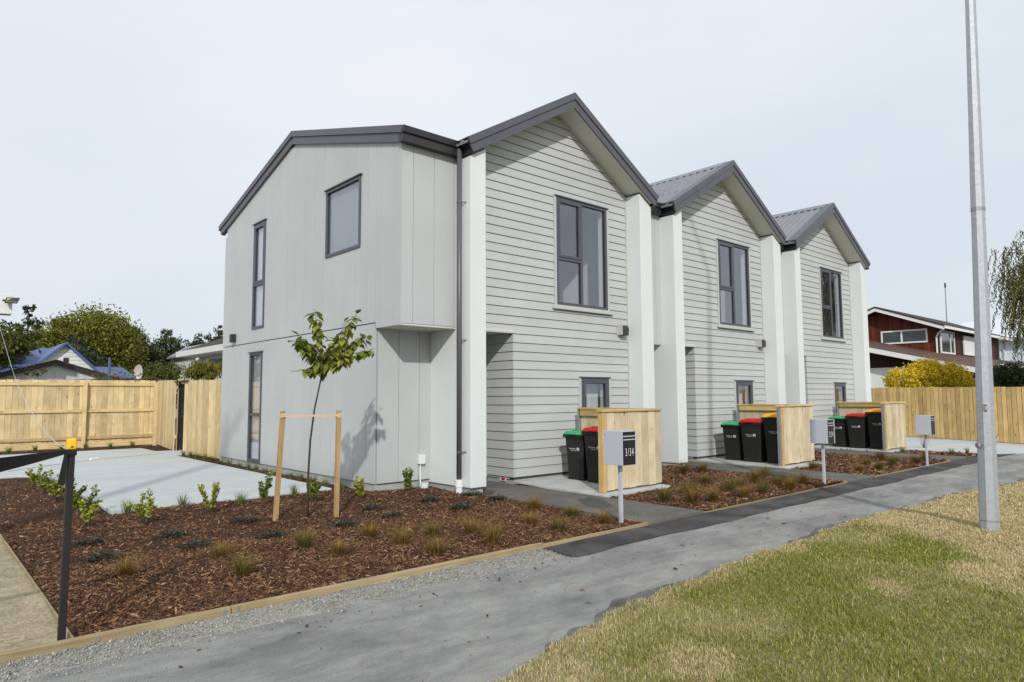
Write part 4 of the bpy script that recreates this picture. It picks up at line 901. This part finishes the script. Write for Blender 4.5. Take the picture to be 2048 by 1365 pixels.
mb = MB(); mb.box(.778, .836, 5.108, 5.172, 1.135, 1.175); mb.build('knot', TAPE, t, bevel=.012)
mb = MB(); mb.hexa([(.735, 5.10, .965), (.775, 5.10, .955), (.775, 5.112, .955), (.735, 5.112, .965), (.765, 5.10, 1.15), (.785, 5.10, 1.15), (.785, 5.112, 1.15), (.765, 5.112, 1.15)]); mb.build('loose_end', TAPE, t, bevel=.004)
t = thing('overhead_cable', 'thin white cable sagging from the upper left down to the black post', 'cable', (.8, 5.14, 1.18))
ctrl = [(.8, 5.15, 1.165), (.803, 5.8, 1.20), (.807, 6.5, 1.29), (.857, 8, 1.49), (.92, 9.5, 1.73), (.99, 11, 2.01), (1.2, 15, 2.72), (1.5, 21, 3.75), (1.85, 27.3, 4.75)]
pts = []
for k in range(len(ctrl)-1):
    p0, p1, p2, p3 = [Vector(ctrl[max(0, min(len(ctrl)-1, k+q))]) for q in (-1, 0, 1, 2)]
    for s in range(6):
        u = s/6; pts.append(.5*((2*p1)+(p2-p0)*u+(2*p0-5*p1+4*p2-p3)*u*u+(3*p1-p0-3*p2+p3)*u**3))
pts.append(Vector(ctrl[-1])); MB().tube(pts, .0026, 6).build('wire', ROPE, t)
t = thing('hose', 'thin white and yellow hose lying across the concrete pad', 'hose', (2.5, 18, .03))
hp = [(1.62, 17.2, .036), (2.6, 18.2, .036), (3.4, 18.9, .036), (4.3, 19.4, .036), (5.2, 19.9, .036)]
MB().tube(hp[:3], .008, 6).build('white_length', ROPE, t); MB().tube(hp[2:], .007, 6).build('yellow_length', WEB, t); MB().tube([(3.35, 18.85, .05), (3.55, 19.0, .05)], .03, 8).build('fitting', PVC, t)

# ------------------------------------------------------------------ street lamp pole
t = thing('lamp_post', 'tall tapered galvanised street lamp post standing in the dry grass', 'lamp post', (9.09, 2.23, -.05))
ux, uy = rt.x, rt.y
def lp(z): k = .175*z/6.4; return (9.09-ux*k*.0+ux*k*.9, 2.23+uy*k*.9, z)
MB().tube([lp(-.1), lp(3.66)], [.100, .069], 8).build('lower_shaft', GALV, t); MB().tube([lp(3.62), lp(9.5)], [.073, .030], 8).build('upper_shaft', GALV, t)
MB().tube([lp(3.60), lp(3.64)], [.0745, .0745], 8).build('joint_ring', STEEL, t); MB().tube([lp(.085), lp(.10)], [.1005, .1003], 8).build('base_seam', STEEL, t)
MB().tube([lp(9.45), (9.2, 3.0, 10.0), (9.1, 4.2, 10.3)], [.036, .032, .03], 8).build('outreach_arm', GALV, t); MB().box(8.98, 9.22, 4.0, 4.7, 10.22, 10.38).build('lantern', GALV, t, bevel=.03)
vd = Vector((-9.09, -2.23, 0)).normalized(); pc = Vector(lp(1.33))+vd*.0905
MB().tube([Vector(lp(.92))+vd*.02-rt*.083, Vector(lp(.92))+vd*.02-rt*.112], .03, 8).build('access_latch', STEEL, t)
textmesh('graffiti', 'FtP', .07, pc+vd*.004-rt*.03+Vector((0, 0, .05)), Vector((0, 0, -1)), rt*1.0, GASKET, t, sx=.8, sp=1.2)
t = thing('utility_pole', 'pole off the left edge whose shadow stripe crosses the concrete pad', 'pole', (-4.68, 2.23, -.05))
MB().tube([(-4.68, 2.23, -.2), (-4.68, 2.23, 11.5)], [.14, .10], 14).build('shaft', TRUNK, t); MB().box(-5.5, -3.9, 2.14, 2.22, 10.9, 11.02).build('cross_arm', TRUNK, t)

# ------------------------------------------------------------------ fences
def paling_fence(name, label, a, b, ztop, pitch, mat, face, group=None, zb=.03, rails=(), posts=(), plinth=False, gap=.004):
    """a, b ends (x, y); ztop (za, zb); palings on the 'face' side (unit normal)"""
    t = thing(name, label, 'fence', (a[0], a[1], 0), group); A = Vector((*a, 0)); B = Vector((*b, 0)); Ln = (B-A).length; d = (B-A)/Ln; nrm = Vector((*face, 0))
    n = int(Ln/pitch); q = random.Random(int(Ln*100))
    for k in range(n):
        p0 = A+d*(k*pitch+.003); p1 = A+d*((k+1)*pitch-gap); off = nrm*q.uniform(0, .006); z1 = ztop[0]+(ztop[1]-ztop[0])*k/n+q.uniform(-.008, .008)
        mb = MB(); th = nrm*.018; w0 = [p0+off, p1+off, p1+off+th, p0+off+th]; tilt = d*q.uniform(-.004, .004)
        mb.hexa([v+Vector((0, 0, zb+q.uniform(0, .012))) for v in w0]+[v+tilt+Vector((0, 0, z1)) for v in w0]); mb.build('paling', mat, t)
    for z in rails:
        mb = MB(); mb.bar(A-nrm*.025+Vector((0, 0, z)), B-nrm*.025+Vector((0, 0, z)), .045, .09); mb.build('rail', WOODX, t, bevel=.003)
    for f in posts:
        p = A+d*Ln*f-nrm*.10; mb = MB(); mb.box(p.x-.05, p.x+.05, p.y-.05, p.y+.05, -.1, ztop[0]-.02); mb.build('post', WOODF, t, bevel=.004)
    if plinth:
        mb = MB(); mb.bar(A-nrm*.03+Vector((0, 0, .10)), B-nrm*.03+Vector((0, 0, .10)), .025, .17); mb.build('plinth', WOODX, t)
    return t
paling_fence('back_fence', 'long pale pine fence across the back, rails and posts facing the pad', (-4, 24.22), (6.1, 24.22), (2.03, 2.06), .15, WOODF, (0, 1), 'pine fences at the back', .05, (1.93, 1.12, .30), (.1, .37, .80, .995), True)
paling_fence('paling_fence', 'short pine paling fence between the back corner and the black gate', (6.13, 24.2), (5.73, 20.75), (2.06, 1.99), .15, WOODF, (-1, 0), 'pine fences at the back', .02, (1.8, .4), (.02, .98))
paling_fence('paling_fence', 'short pine paling fence between the black gate and the house wall', (5.73, 19.92), (5.85, 16.75), (1.97, 1.92), .15, WOODF, (-1, 0), 'pine fences at the back', .0, (1.8, .4), (.02, .98))
t = thing('side_gate', 'narrow black steel bar gate between the two short paling fences', 'gate', (5.78, 20.3, 0))
for z in (.12, .95, 1.72, 1.86): MB().box(5.80, 5.83, 19.95, 20.72, z, z+.035).build('rail', BLACKM, t)
for k in range(8): MB().box(5.805, 5.825, 19.97+k*.098, 19.995+k*.098, .1, 1.88).build('bar', BLACKM, t)
for y in (19.945, 20.70): MB().box(5.79, 5.84, y, y+.045, .0, 1.95).build('upright', BLACKM, t)
MB().box(5.66, 5.80, 19.62, 20.72, 1.93, 1.97).build('top_latch', BLACKM, t)
fd = Vector((24.0-27.6, 3.8-11.8, 0)).normalized()
paling_fence('paling_fence', 'golden pine paling fence beyond the pale driveway on the right', (27.6, 11.8), (24.0, 3.8), (1.75, 1.68), .152, WOODR, (fd.y, -fd.x), None, .03, (1.5, .4), (.1, .5, .9), gap=.02)

# ------------------------------------------------------------------ neighbouring houses
def gable_y(mb, x0, x1, y0, y1, ze, zr, cx=None, mi=0):   # gable wall volume, ridge along Y
    c = (x0+x1)/2 if cx is None else cx
    mb.prism([(x0, 0), (x1, 0), (x1, ze), (c, zr), (x0, ze)], 'y', y0, y1, mi)
# white garage behind the back fence
t = thing('garage', 'pale low garage with dark brown barge boards behind the back fence', 'garage', (4.1, 30, 0))
mb = MB(); mb.prism([(-1.2, 0), (7.0, 0), (7.0, 1.95), (4.1, 2.80), (-1.2, 1.25)], 'y', 30.0, 36); mb.build('wall', GREYH, t)
for k in range(27): MB().box(-1.0+k*.3, -.985+k*.3, 29.985, 30.0, 0, min(2.80-.29*abs(-1.0+k*.3-4.1), 2.8)-.08).build('batten', GREYH, t)
for a, b in (((-1.5, 1.20), (4.1, 2.90)), ((4.1, 2.90), (7.3, 1.90))):
    MB().prism([(a[0], a[1]), (b[0], b[1]), (b[0], b[1]-.16), (a[0], a[1]-.16)], 'y', 29.86, 29.93).build('barge_board', VENT, t)
    MB().prism([(a[0], a[1]+.03), (b[0], b[1]+.03), (b[0], b[1]-.02), (a[0], a[1]-.02)], 'y', 29.84, 36.2).build('roof', TILEG, t)
# blue-roofed cottage
t = thing('blue_roofed_house', 'white weatherboard cottage with a steep blue roof behind the garage', 'house', (6.1, 42, 0))
mb = MB(); gable_y(mb, 4.75, 7.55, 42, 50, 3.0, 4.28, 6.12); mb.build('wall', WHITEH, t)
for k in range(9):
    z = 2.3+k*.2; h = min(1.4, (4.25-z)/.93)
    if h > .05: MB().box(6.12-h, 6.12+h, 41.975, 42.0, z, z+.17).build('weatherboard', WHITEH, t)
for s, xe, ze in ((-1, 4.35, 2.75), (1, 7.75, 2.80)):
    MB().prism([(6.12, 4.42), (xe, ze), (xe, ze-.1), (6.12, 4.30)], 'y', 41.7, 50.2).build('roof', BLUER, t)
    MB().prism([(6.12, 4.45), (xe, ze+.03), (xe, ze-.11), (6.12, 4.31)], 'y', 41.64, 41.7).build('barge_board', BLUER, t)
MB().prism([(4.9, 4.35), (-1.0, 2.2), (-1.0, 2.1), (4.9, 4.25)], 'y', 44, 52).build('side_roof', BLUER, t)
MB().hexa([(2.0, 43.0, 2.4), (6.0, 43.0, 2.4), (6.0, 47, 4.3), (2.0, 47, 4.3), (2.0, 43.0, 2.5), (6.0, 43.0, 2.5), (6.0, 47, 4.4), (2.0, 47, 4.4)]).build('side_roof', BLUER, t)
MB().hexa([(7.5, 42.2, 2.55), (9.6, 42.2, 2.55), (9.4, 45, 3.2), (7.5, 45, 3.2), (7.5, 42.2, 2.65), (9.6, 42.2, 2.65), (9.4, 45, 3.3), (7.5, 45, 3.3)]).build('porch_roof', BLUER, t)
MB().box(6.05, 6.28, 41.93, 41.985, 2.95, 3.62).build('louvre_window', LAMPB, t)
f_ = MB()
for q in ((5.72, 5.90, 3.40, 3.44), (5.72, 5.90, 3.30, 3.335), (5.72, 5.90, 3.20, 3.24), (5.72, 5.755, 3.24, 3.40), (5.865, 5.90, 3.24, 3.40)): f_.box(q[0], q[1], 41.95, 41.985, q[2], q[3])
f_.build('blue_emblem', BLUER, t)
t = thing('vent_pipe', 'short blue pipe rising above the brush pile', 'pipe', (5.55, 28.5, 0)); MB().tube([(5.55, 28.5, 0), (5.55, 28.5, 2.95)], .05, 10).build('pipe', BLUER, t)
# eave of the house behind the short fence
t = thing('neighbour_house', 'house with white eave and dark shingle roof beyond the short fence', 'house', (11, 30, 0))
MB().box(9.7, 16, 24.5, 31.9, 0, 3.3).build('wall', WHITEH, t)
for k in range(11): MB().box(9.67, 9.70, 24.5, 31.9, 1.3+k*.17, 1.445+k*.17).build('weatherboard', WHITEH, t)
MB().hexa([(9.0, 24, 3.46), (10.9, 24, 4.26), (10.9, 31.0, 4.26), (9.0, 32.6, 3.46), (9.0, 24, 3.54), (10.9, 24, 4.34), (10.9, 31.0, 4.34), (9.0, 32.6, 3.54)]).build('roof', TILEG, t); MB().hexa([(10.9, 24, 4.26), (16, 24, 2.4), (16, 31, 2.4), (10.9, 31.0, 4.26), (10.9, 24, 4.34), (16, 24, 2.5), (16, 31, 2.5), (10.9, 31.0, 4.34)]).build('roof', TILEG, t)
MB().box(8.93, 9.0, 24, 32.6, 3.30, 3.54).build('eave_fascia', WHITEH, t); MB().box(9.0, 9.7, 24, 32.5, 3.28, 3.31).build('soffit', WHITEH, t)
MB().box(9.62, 9.67, 28.3, 30.4, 2.72, 3.12).build('awning', paint('blue_awning', (.10, .11, .22), .6), t)
MB().box(9.64, 9.668, 28.4, 30.3, 1.5, 2.70).build('window', GLASS, t)
MB().hexa([(9.1, 32.0, 2.3), (9.2, 32.0, 2.3), (9.2, 32.15, 2.3), (9.1, 32.15, 2.3), (9.55, 31.2, 3.2), (9.65, 31.2, 3.2), (9.65, 31.35, 3.25), (9.55, 31.35, 3.25)]).build('brace', WHITEH, t)
MB().box(9.55, 9.66, 30.7, 31.3, 2.45, 2.95).build('timber_panel', WOODP, t)
t = thing('far_house', 'grey gabled roof peeking above the shingle roof', 'house', (16, 50, 0))
mb = MB(); gable_y(mb, 15.0, 17.0, 50, 56, 4.6, 5.25, 16.0); mb.build('wall', WHITEH, t)
for xe in (14.7, 17.6): MB().prism([(16.0, 5.4), (xe, 4.55), (xe, 4.42), (16.0, 5.27)], 'y', 49.7, 56).build('roof', STEEL, t)
# dish and brush pile
t = thing('satellite_dish', 'pale satellite dish standing above the back fence', 'satellite dish', (6.38, 28, 0))
mb = MB(); vs_ = []; fs = []; n = 20
for k in range(n+1):
    a = math.pi*2*k/n; vs_.append((6.42+.20*math.cos(a)*(.75 if math.cos(a) < 0 else .45), 28-.12*math.cos(a), 2.46+.28*math.sin(a)))
vs_.append((6.44, 28.12, 2.46)); fs = [(k, k+1, n+1) for k in range(n)]
mb.add(vs_, fs); mb.build('reflector', DISH, t); MB().tube([(6.42, 28.1, 0), (6.42, 28.1, 2.4)], .025, 8).build('mast', STEEL, t)
t = thing('brush_pile', 'heap of dry cut branches showing above the back fence', 'brush pile', (5.5, 26, 0))
mb = MB(); q = random.Random(3)
for k in range(150):
    a = Vector((q.uniform(4.5, 6.6), q.uniform(25.3, 26.6), q.uniform(.2, 2.2))); an = q.uniform(0, 6.28); l = q.uniform(.4, 1.1); b = a+Vector((math.cos(an)*l, math.sin(an)*l*.5, q.uniform(-.15, .25)))
    b.z = min(b.z, 2.12+.36*math.exp(-((b.x-5.45)/.55)**2)); mb.tube([a, (a+b)/2+Vector((0, 0, .05)), b], [.018, .012, .004], 5)
mb.build('branches', BRUSHM, t)
c = np.stack([rng.uniform(4.6, 6.3, 500), rng.uniform(25.4, 26.4, 500), rng.uniform(1.6, 2.3, 500)], 1); c[:, 2] += .2*np.exp(-((c[:, 0]-5.4)/.5)**2)
v, f = leaves(c, .10, aspect=.35); npmesh('dry_leaves', v, f, TREE_W, t)
# pole cabinet with flood light (upper left)
t = thing('pole_cabinet', 'white cabinet high on a pole at the left edge', 'cabinet', (2.0, 27.5, 0))
MB().box(1.3, 2.46, 27.25, 27.8, 4.24, 4.90).build('box', WHITEH, t, bevel=.02); MB().tube([(1.9, 27.5, 0), (1.9, 27.5, 4.24)], .07, 10).build('pole', STEEL, t); MB().tube([(2.03, 27.43, 4.9), (2.03, 27.43, 5.7)], .025, 8).build('spike', STEEL, t)
t = thing('flood_light', 'small black flood light fixed to the white pole cabinet', 'flood light', (2.35, 27.2, 4.6))
mb = MB(); mb.hexa([(2.22, 27.02, 4.56), (2.54, 26.92, 4.56), (2.60, 27.12, 4.68), (2.26, 27.2, 4.68), (2.24, 26.98, 4.61), (2.57, 26.88, 4.61), (2.64, 27.08, 4.78), (2.28, 27.18, 4.78)]); mb.build('housing', LAMPB, t, bevel=.012)
MB().hexa([(2.27, 26.975, 4.595), (2.53, 26.90, 4.595), (2.58, 27.06, 4.73), (2.31, 27.13, 4.73), (2.265, 26.968, 4.605), (2.535, 26.885, 4.605), (2.585, 27.05, 4.74), (2.305, 27.12, 4.74)]).build('lens', paint('lamp_lens', (.45, .36, .16), .3), t)
MB().tube([(2.2, 27.26, 4.68), (2.3, 27.12, 4.68)], .025, 8).build('arm', LAMPB, t)
# red and brown two-storey house on the right
t = thing('red_brown_house', 'two-storey house of red-brown boards with white fascias behind the golden fence', 'house', (46.5, 16, 0))
HX = 46.5; ur = lambda y: 6.95-.383*abs(y-16.7)
MB().prism([(13.45, 3.0), (20.0, 3.0), (20.0, ur(20.0)-.2), (16.7, 6.75), (13.45, ur(13.45)-.2)], 'x', HX, 60).build('wall', BROWNH, t)
for k in range(46):
    y = 13.45+k*.15
    if y > 19.9: break
    tp = ur(y+.075)-.22; segs = [(3.6, tp)]
    if 14.0 < y+.07 < 16.65: segs = [(3.6, 4.62), (5.50, tp)]
    for a, b in segs: MB().box(HX-.03-.008*(k % 2), HX-.001, y+.004, y+.146, a, b).build('red_board', BRICKH, t)
for k in range(40):
    x = HX+k*.3
    if any(a <= x+.15 <= b for a, b in ((46.6, 49.3), (51.0, 53.8))): continue
    MB().box(x+.005, x+.295, 13.42, 13.449, 3.6, 5.5).build('side_board', BROWNH if k % 3 else BRICKH, t)
for a, b in (((16.7, 7.0), (12.9, ur(12.9)+.05)), ((16.7, 7.0), (20.6, ur(20.6)+.05))):
    MB().prism([(a[0], a[1]), (b[0], b[1]), (b[0], b[1]-.26), (a[0], a[1]-.26)], 'x', HX-.75, HX-.68).build('fascia', WHITEH, t)
    MB().prism([(a[0], a[1]+.05), (b[0], b[1]+.05), (b[0], b[1]-.05), (a[0], a[1]-.05)], 'x', HX-.78, 60).build('roof', TILEG, t)
    MB().prism([(a[0], a[1]-.2), (b[0], b[1]-.2), (b[0], b[1]-.24), (a[0], a[1]-.24)], 'x', HX-.68, HX).build('soffit', BROWNH, t)
MB().box(HX-.75, 61, 12.82, 12.92, 5.36, 5.52).build('gutter', WHITEH, t)
def hwin(ax, w0, u0, u1, z0, z1, mull, par, m2=None):
    mb = MB(); k = .09
    for q in ((u0, u1, z1-k, z1), (u0, u1, z0, z0+k), (u0, u0+k, z0+k, z1-k), (u1-k, u1, z0+k, z1-k)): wbox(ax, w0, q[0], q[1], -.06, .02, q[2], q[3], mb)
    for mu in mull: wbox(ax, w0, mu-.05, mu+.05, -.055, .02, z0+k, z1-k, mb)
    wn = mb.build('window', WHITEH, par); p_ = MB(); wbox(ax, w0, u0+k, u1-k, -.02, -.01, z0+k, z1-k, p_); p_.build('pane', m2 or GLASS_D, wn)
GLASS_D = paint('dark_window_glass', (.025, .028, .03), .06, .3, 3, 0, 0, .8)
hwin('x', HX-.035, 14.0, 16.65, 4.64, 5.48, (15.45,), t)
hwin('y', 13.40, 46.65, 49.3, 3.95, 5.35, (48.5,), t); hwin('y', 13.40, 51.2, 53.8, 4.0, 5.25, (52.7,), t, CURTAIN)
MB().tube([(HX-.3, 13.0, 5.4), (HX-.1, 13.4, 5.15), (HX-.1, 13.52, 4.9), (HX-.1, 13.52, 3.9)], .05, 8).build('downpipe', WHITEH, t)
lr = lambda y, x=46.5: 3.96+.256*(y-13.45)+.09*(x-46.5)
MB().hexa([(x, y, lr(y, min(x, 48))-.12) for x, y in ((42.5, 10.4), (46.5, 10.4), (46.5, 19.5), (42.5, 19.5))]+[(x, y, lr(y, x)) for x, y in ((42.5, 10.4), (46.5, 10.4), (46.5, 19.5), (42.5, 19.5))]).hexa([(46.5, 10.4, lr(10.4)-.12), (68, 10.4, lr(10.4)-.12), (68, 13.5, lr(13.5)-.12), (46.5, 13.5, lr(13.5)-.12), (46.5, 10.4, lr(10.4)), (68, 10.4, lr(10.4)), (68, 13.5, lr(13.5)), (46.5, 13.5, lr(13.5))]).build('lower_roof', TILE, t)
MB().prism([(10.4, lr(10.4, 42.5)+.01), (19.5, lr(19.5, 42.5)+.01), (19.5, lr(19.5, 42.5)-.27), (10.4, lr(10.4, 42.5)-.27)], 'x', 42.42, 42.5).build('lower_fascia', WHITEH, t)
MB().box(46.0, 68, 10.3, 10.4, lr(10.4)-.2, lr(10.4)-.02).build('gutter', WHITEH, t)
MB().prism([(11, 0), (19.3, 0), (19.3, lr(19.3, 43.4)-.13), (11, lr(11, 43.4)-.13)], 'x', 43.4, 43.6).build('lower_wall', BROWNH, t); MB().box(43.6, 66, 11, 11.2, 0, 3.0).build('lower_wall', BROWNH, t)
hwin('x', 43.38, 13.9, 18.4, 1.6, 3.05, (16.3,), t, CURTAIN)
t = thing('antenna_mast', 'thin radio mast rising behind the red-brown house roof', 'antenna', (59.2, 16.5, 0)); MB().tube([(59.2, 16.5, 5), (59.15, 16.45, 9.7)], [.05, .03], 6).build('mast', STEEL, t); MB().tube([(59.15, 16.45, 9.6), (59.15, 16.45, 9.95)], .06, 6).build('tip', LAMPB, t)
t = thing('white_warehouse', 'large white ribbed building far behind the red-brown house', 'building', (90, 15, 0))
MB().box(88, 110, -10, 24, 0, 7.4).build('wall', FARW, t)
MB().hexa([(87, -10, 7.3), (112, -10, 7.3), (112, 25, 7.3), (87, 25, 7.3), (96, -10, 10.2), (98, -10, 10.2), (98, 25, 10.2), (96, 25, 10.2)]).build('roof', FARW, t)
for k in range(18): MB().box(87.9, 88, 1+k*1.3, 1.12+k*1.3, 0, 7.3).build('rib', FARW, t)
MB().box(86.9, 87.1, -10, 25, 7.15, 7.4).build('gutter', STEEL, t)

# ------------------------------------------------------------------ trees and hedges
def crown(par, blobs, n, size, mat, sub=.34, aspect=.55, seed=1, name='crown', droop=None):
    global rng
    rng = np.random.default_rng(seed); V = []
    tot = sum(b[3]*b[4]*b[5] for b in blobs); C = []
    for (x, y, z, rx, ry, rz_) in blobs:
        m_ = int(n*2.6*(rx*ry*rz_)/tot); nc = max(8, int(m_/70))
        d = rng.normal(size=(nc, 3)); d /= np.linalg.norm(d, axis=1)[:, None]; r = rng.uniform(.45, 1.0, nc)**.5
        cc = d*r[:, None]*np.array([rx, ry, rz_])+np.array([x, y, z]); k = rng.integers(0, nc, m_)
        s_ = sub*(rx*ry*rz_)**(1/3)*rng.uniform(.5, 1.1, nc)
        C.append(cc[k]+rng.normal(size=(m_, 3))*s_[k][:, None]*np.array([.55, .55, .5]))
    C = np.concatenate(C); v, f = leaves(C, rng.uniform(size*.75, size*1.5, len(C)), aspect=aspect, dirs=None if droop is None else np.tile(droop, (len(C), 1)))
    return npmesh(name, v, f, mat, par)
def tree(label, x, y, h, blobs, n, size, mat, tr=.18, group='trees beyond the back fence', seed=1, limbs=6, name='tree', cat='tree', **kw):
    t = thing(name, label, cat, (x, y, 0), group); q = random.Random(seed)
    mb = MB(); mb.tube([(x, y, -.1), (x+.05, y, h*.35), (x-.03, y+.05, h*.7), (x, y, h*.92)], [tr, tr*.75, tr*.4, tr*.12], 9); mb.build('trunk', TRUNK, t, smooth=True)
    for k in range(limbs):
        b = blobs[k % len(blobs)]; e = Vector((b[0]+q.uniform(-.5, .5)*b[3], b[1]+q.uniform(-.5, .5)*b[4], b[2]+q.uniform(-.3, .6)*b[5])); s_ = Vector((x, y, h*q.uniform(.3, .65)))
        MB().tube([s_, s_.lerp(e, .5)+Vector((0, 0, .2)), e], [tr*.4, tr*.25, tr*.08], 6).build('limb', TRUNK, t)
    crown(t, blobs, n, size, mat, seed=seed, **kw); return t
tree('large rounded yellow-green tree behind the blue-roofed house', 9.4, 53, 7.0, [(9.4, 53, 5.0, 2.6, 2.4, 2.3), (7.6, 53, 5.2, 1.5, 1.5, 1.6), (11.0, 53.5, 4.3, 1.5, 1.6, 1.7), (9.2, 53, 3.0, 3, 2, 1.6)], 15000, .17, TREE_A, seed=11)
tree('grey-green spruce beside the blue roof', 7.5, 47, 5.4, [(7.2, 47, 4.6, .6, .6, .8), (7.3, 47, 3.6, 1.5, 1.2, .8), (7.8, 47, 2.6, 2.3, 1.6, .8), (8.4, 46.5, 1.8, 2.8, 1.8, .8)], 9000, .15, TREE_C, seed=12, aspect=.3)
tree('near dark leafy tree overhanging the garage at the left edge', 1.7, 27.6, 4.2, [(1.8, 27.6, 3.3, 1.1, 1.0, .75), (2.75, 27.5, 3.35, .6, .6, .45), (.6, 27.6, 3.2, 1.2, 1, .8), (3.2, 27.3, 2.42, .35, .3, .16), (1.0, 28, 2.4, 1.1, .8, .4)], 2300, .13, TREE_B, tr=.11, seed=13, limbs=12, sub=.42)
tree('tall thin dark conifer at the far left', 6.4, 60, 8.2, [(6.5, 60, 7.6, .4, .4, .8), (6.6, 60, 6.4, .9, .9, 1.0), (6.6, 60, 5.0, 1.6, 1.4, 1.2), (4.6, 59, 5.0, 1.8, 1.4, 1.2)], 5000, .18, TREE_D, seed=14)
tree('dark green tree right of the large yellow-green tree', 12.6, 56, 6.6, [(12.0, 56, 5.6, 1.2, 1, 1.2), (12.9, 56, 4.4, 1.3, 1.2, 1.4), (13.1, 56, 3.0, 1.6, 1.3, 1.2)], 6000, .16, TREE_D, seed=15)
for k, (x, h, w_, lab) in enumerate([(14.4, 6.2, 1.0, 'dark pine just right of the gap in the trees'), (15.7, 7.2, 1.1, 'tallest dark pine, left of the shingle roof'), (16.9, 6.4, 1.1, 'dark pine behind the left end of the shingle roof'), (18.1, 7.0, .7, 'slim dark pine above the shingle roof, left one'), (18.9, 6.8, .7, 'slim dark pine above the shingle roof, middle one'), (19.8, 7.6, .6, 'slim dark pine above the shingle roof beside the townhouse wall')]):
    tree(lab, x, 60, h, [(x, 60, h-.6, w_*.45, w_*.45, .7), (x, 60, h-1.6, w_*.9, w_*.9, .8), (x, 60, h-2.7, w_*1.4, w_*1.2, .9), (x+.1, 59.8, h-4.0, w_*1.8, w_*1.5, 1.0)], 4600, .15, TREE_D, seed=20+k, limbs=3, sub=.55)
tree('rounded olive bush between the dish and the dark pines', 11.7, 45, 3.2, [(11.7, 45, 2.9, 1.1, .8, .75), (10.8, 45, 2.6, .9, .8, .7), (12.3, 45, 2.0, 1.2, .8, .9)], 4200, .12, TREE_B, tr=.08, seed=31, limbs=3, name='bush', cat='bush')
tree('small drooping yellow-green tree in front of the white eave house', 7.2, 22.8, 2.6, [(7.1, 22.8, 2.35, .45, .4, .28), (7.5, 22.8, 2.55, .3, .3, .22), (6.85, 22.8, 2.25, .3, .3, .2)], 900, .10, TREE_S, tr=.03, seed=32, limbs=5, aspect=.3, droop=np.array([0, 0, -1.0]), sub=.5)
tree('bright golden-yellow bush above the golden fence', 33.9, 10.2, 2.6, [(32.9, 11.0, 2.1, .65, .65, .55), (33.7, 10.3, 2.35, .75, .75, .6), (34.6, 9.6, 2.2, .65, .65, .6), (35.0, 9.2, 1.9, .5, .5, .5)], 9000, .075, TREE_Y, tr=.05, group=None, seed=33, limbs=10, name='golden_bush', cat='bush', sub=.3)
tree('dark green bush above the fence right of the lamp post', 36.6, 7.7, 2.6, [(36.5, 7.8, 2.2, .75, .7, .6), (37.1, 7.2, 1.9, .7, .6, .6)], 4200, .085, TREE_D, tr=.05, group=None, seed=34, limbs=4, name='dark_bush', cat='bush')
t = thing('weeping_tree', 'tall weeping tree with fine hanging foliage at the right edge', 'tree', (33.2, 4.4, 0))
q = random.Random(9); MB().tube([(33.2, 4.4, -.1), (33.1, 4.5, 3), (33.0, 4.6, 5.5), (32.8, 4.9, 7.2)], [.22, .17, .11, .04], 9).build('trunk', TRUNK, t, smooth=True)
C = []; D = []
for k in range(46):
    an = q.uniform(0, 6.28) if k < 20 else q.uniform(1.9, 3.1); r = q.uniform(.5, 2.3); s_ = Vector((33.0, 4.6, q.uniform(4.6, 7.2))); e = Vector((32.6+math.cos(an)*r, 5.0+math.sin(an)*r, s_.z+q.uniform(.2, 1.0)))
    e2 = e+Vector((math.cos(an)*.35, math.sin(an)*.35, -.5)); MB().tube([s_, s_.lerp(e, .5)+Vector((0, 0, .2)), e, e2], [.035, .025, .015, .005], 5).build('limb', TRUNK, t)
    for j in range(20):
        f = q.uniform(.3, 1.15); p = s_.lerp(e, f); ln = q.uniform(.5, 3.0)*(.6+.4*(r/2)); dx_, dy_ = math.cos(an)*.18+q.uniform(-.15, .15), math.sin(an)*.18+q.uniform(-.15, .15)
        for z in np.arange(0, ln, .05):
            C.append((p.x+dx_*z+q.gauss(0, .03), p.y+dy_*z+q.gauss(0, .03), p.z-z)); D.append((q.gauss(0, .4), q.gauss(0, .4), -1))
rng = np.random.default_rng(77); v, f = leaves(np.array(C), rng.uniform(.10, .19, len(C)), aspect=.24, dirs=np.array(D)); npmesh('crown', v, f, TREE_W, t)
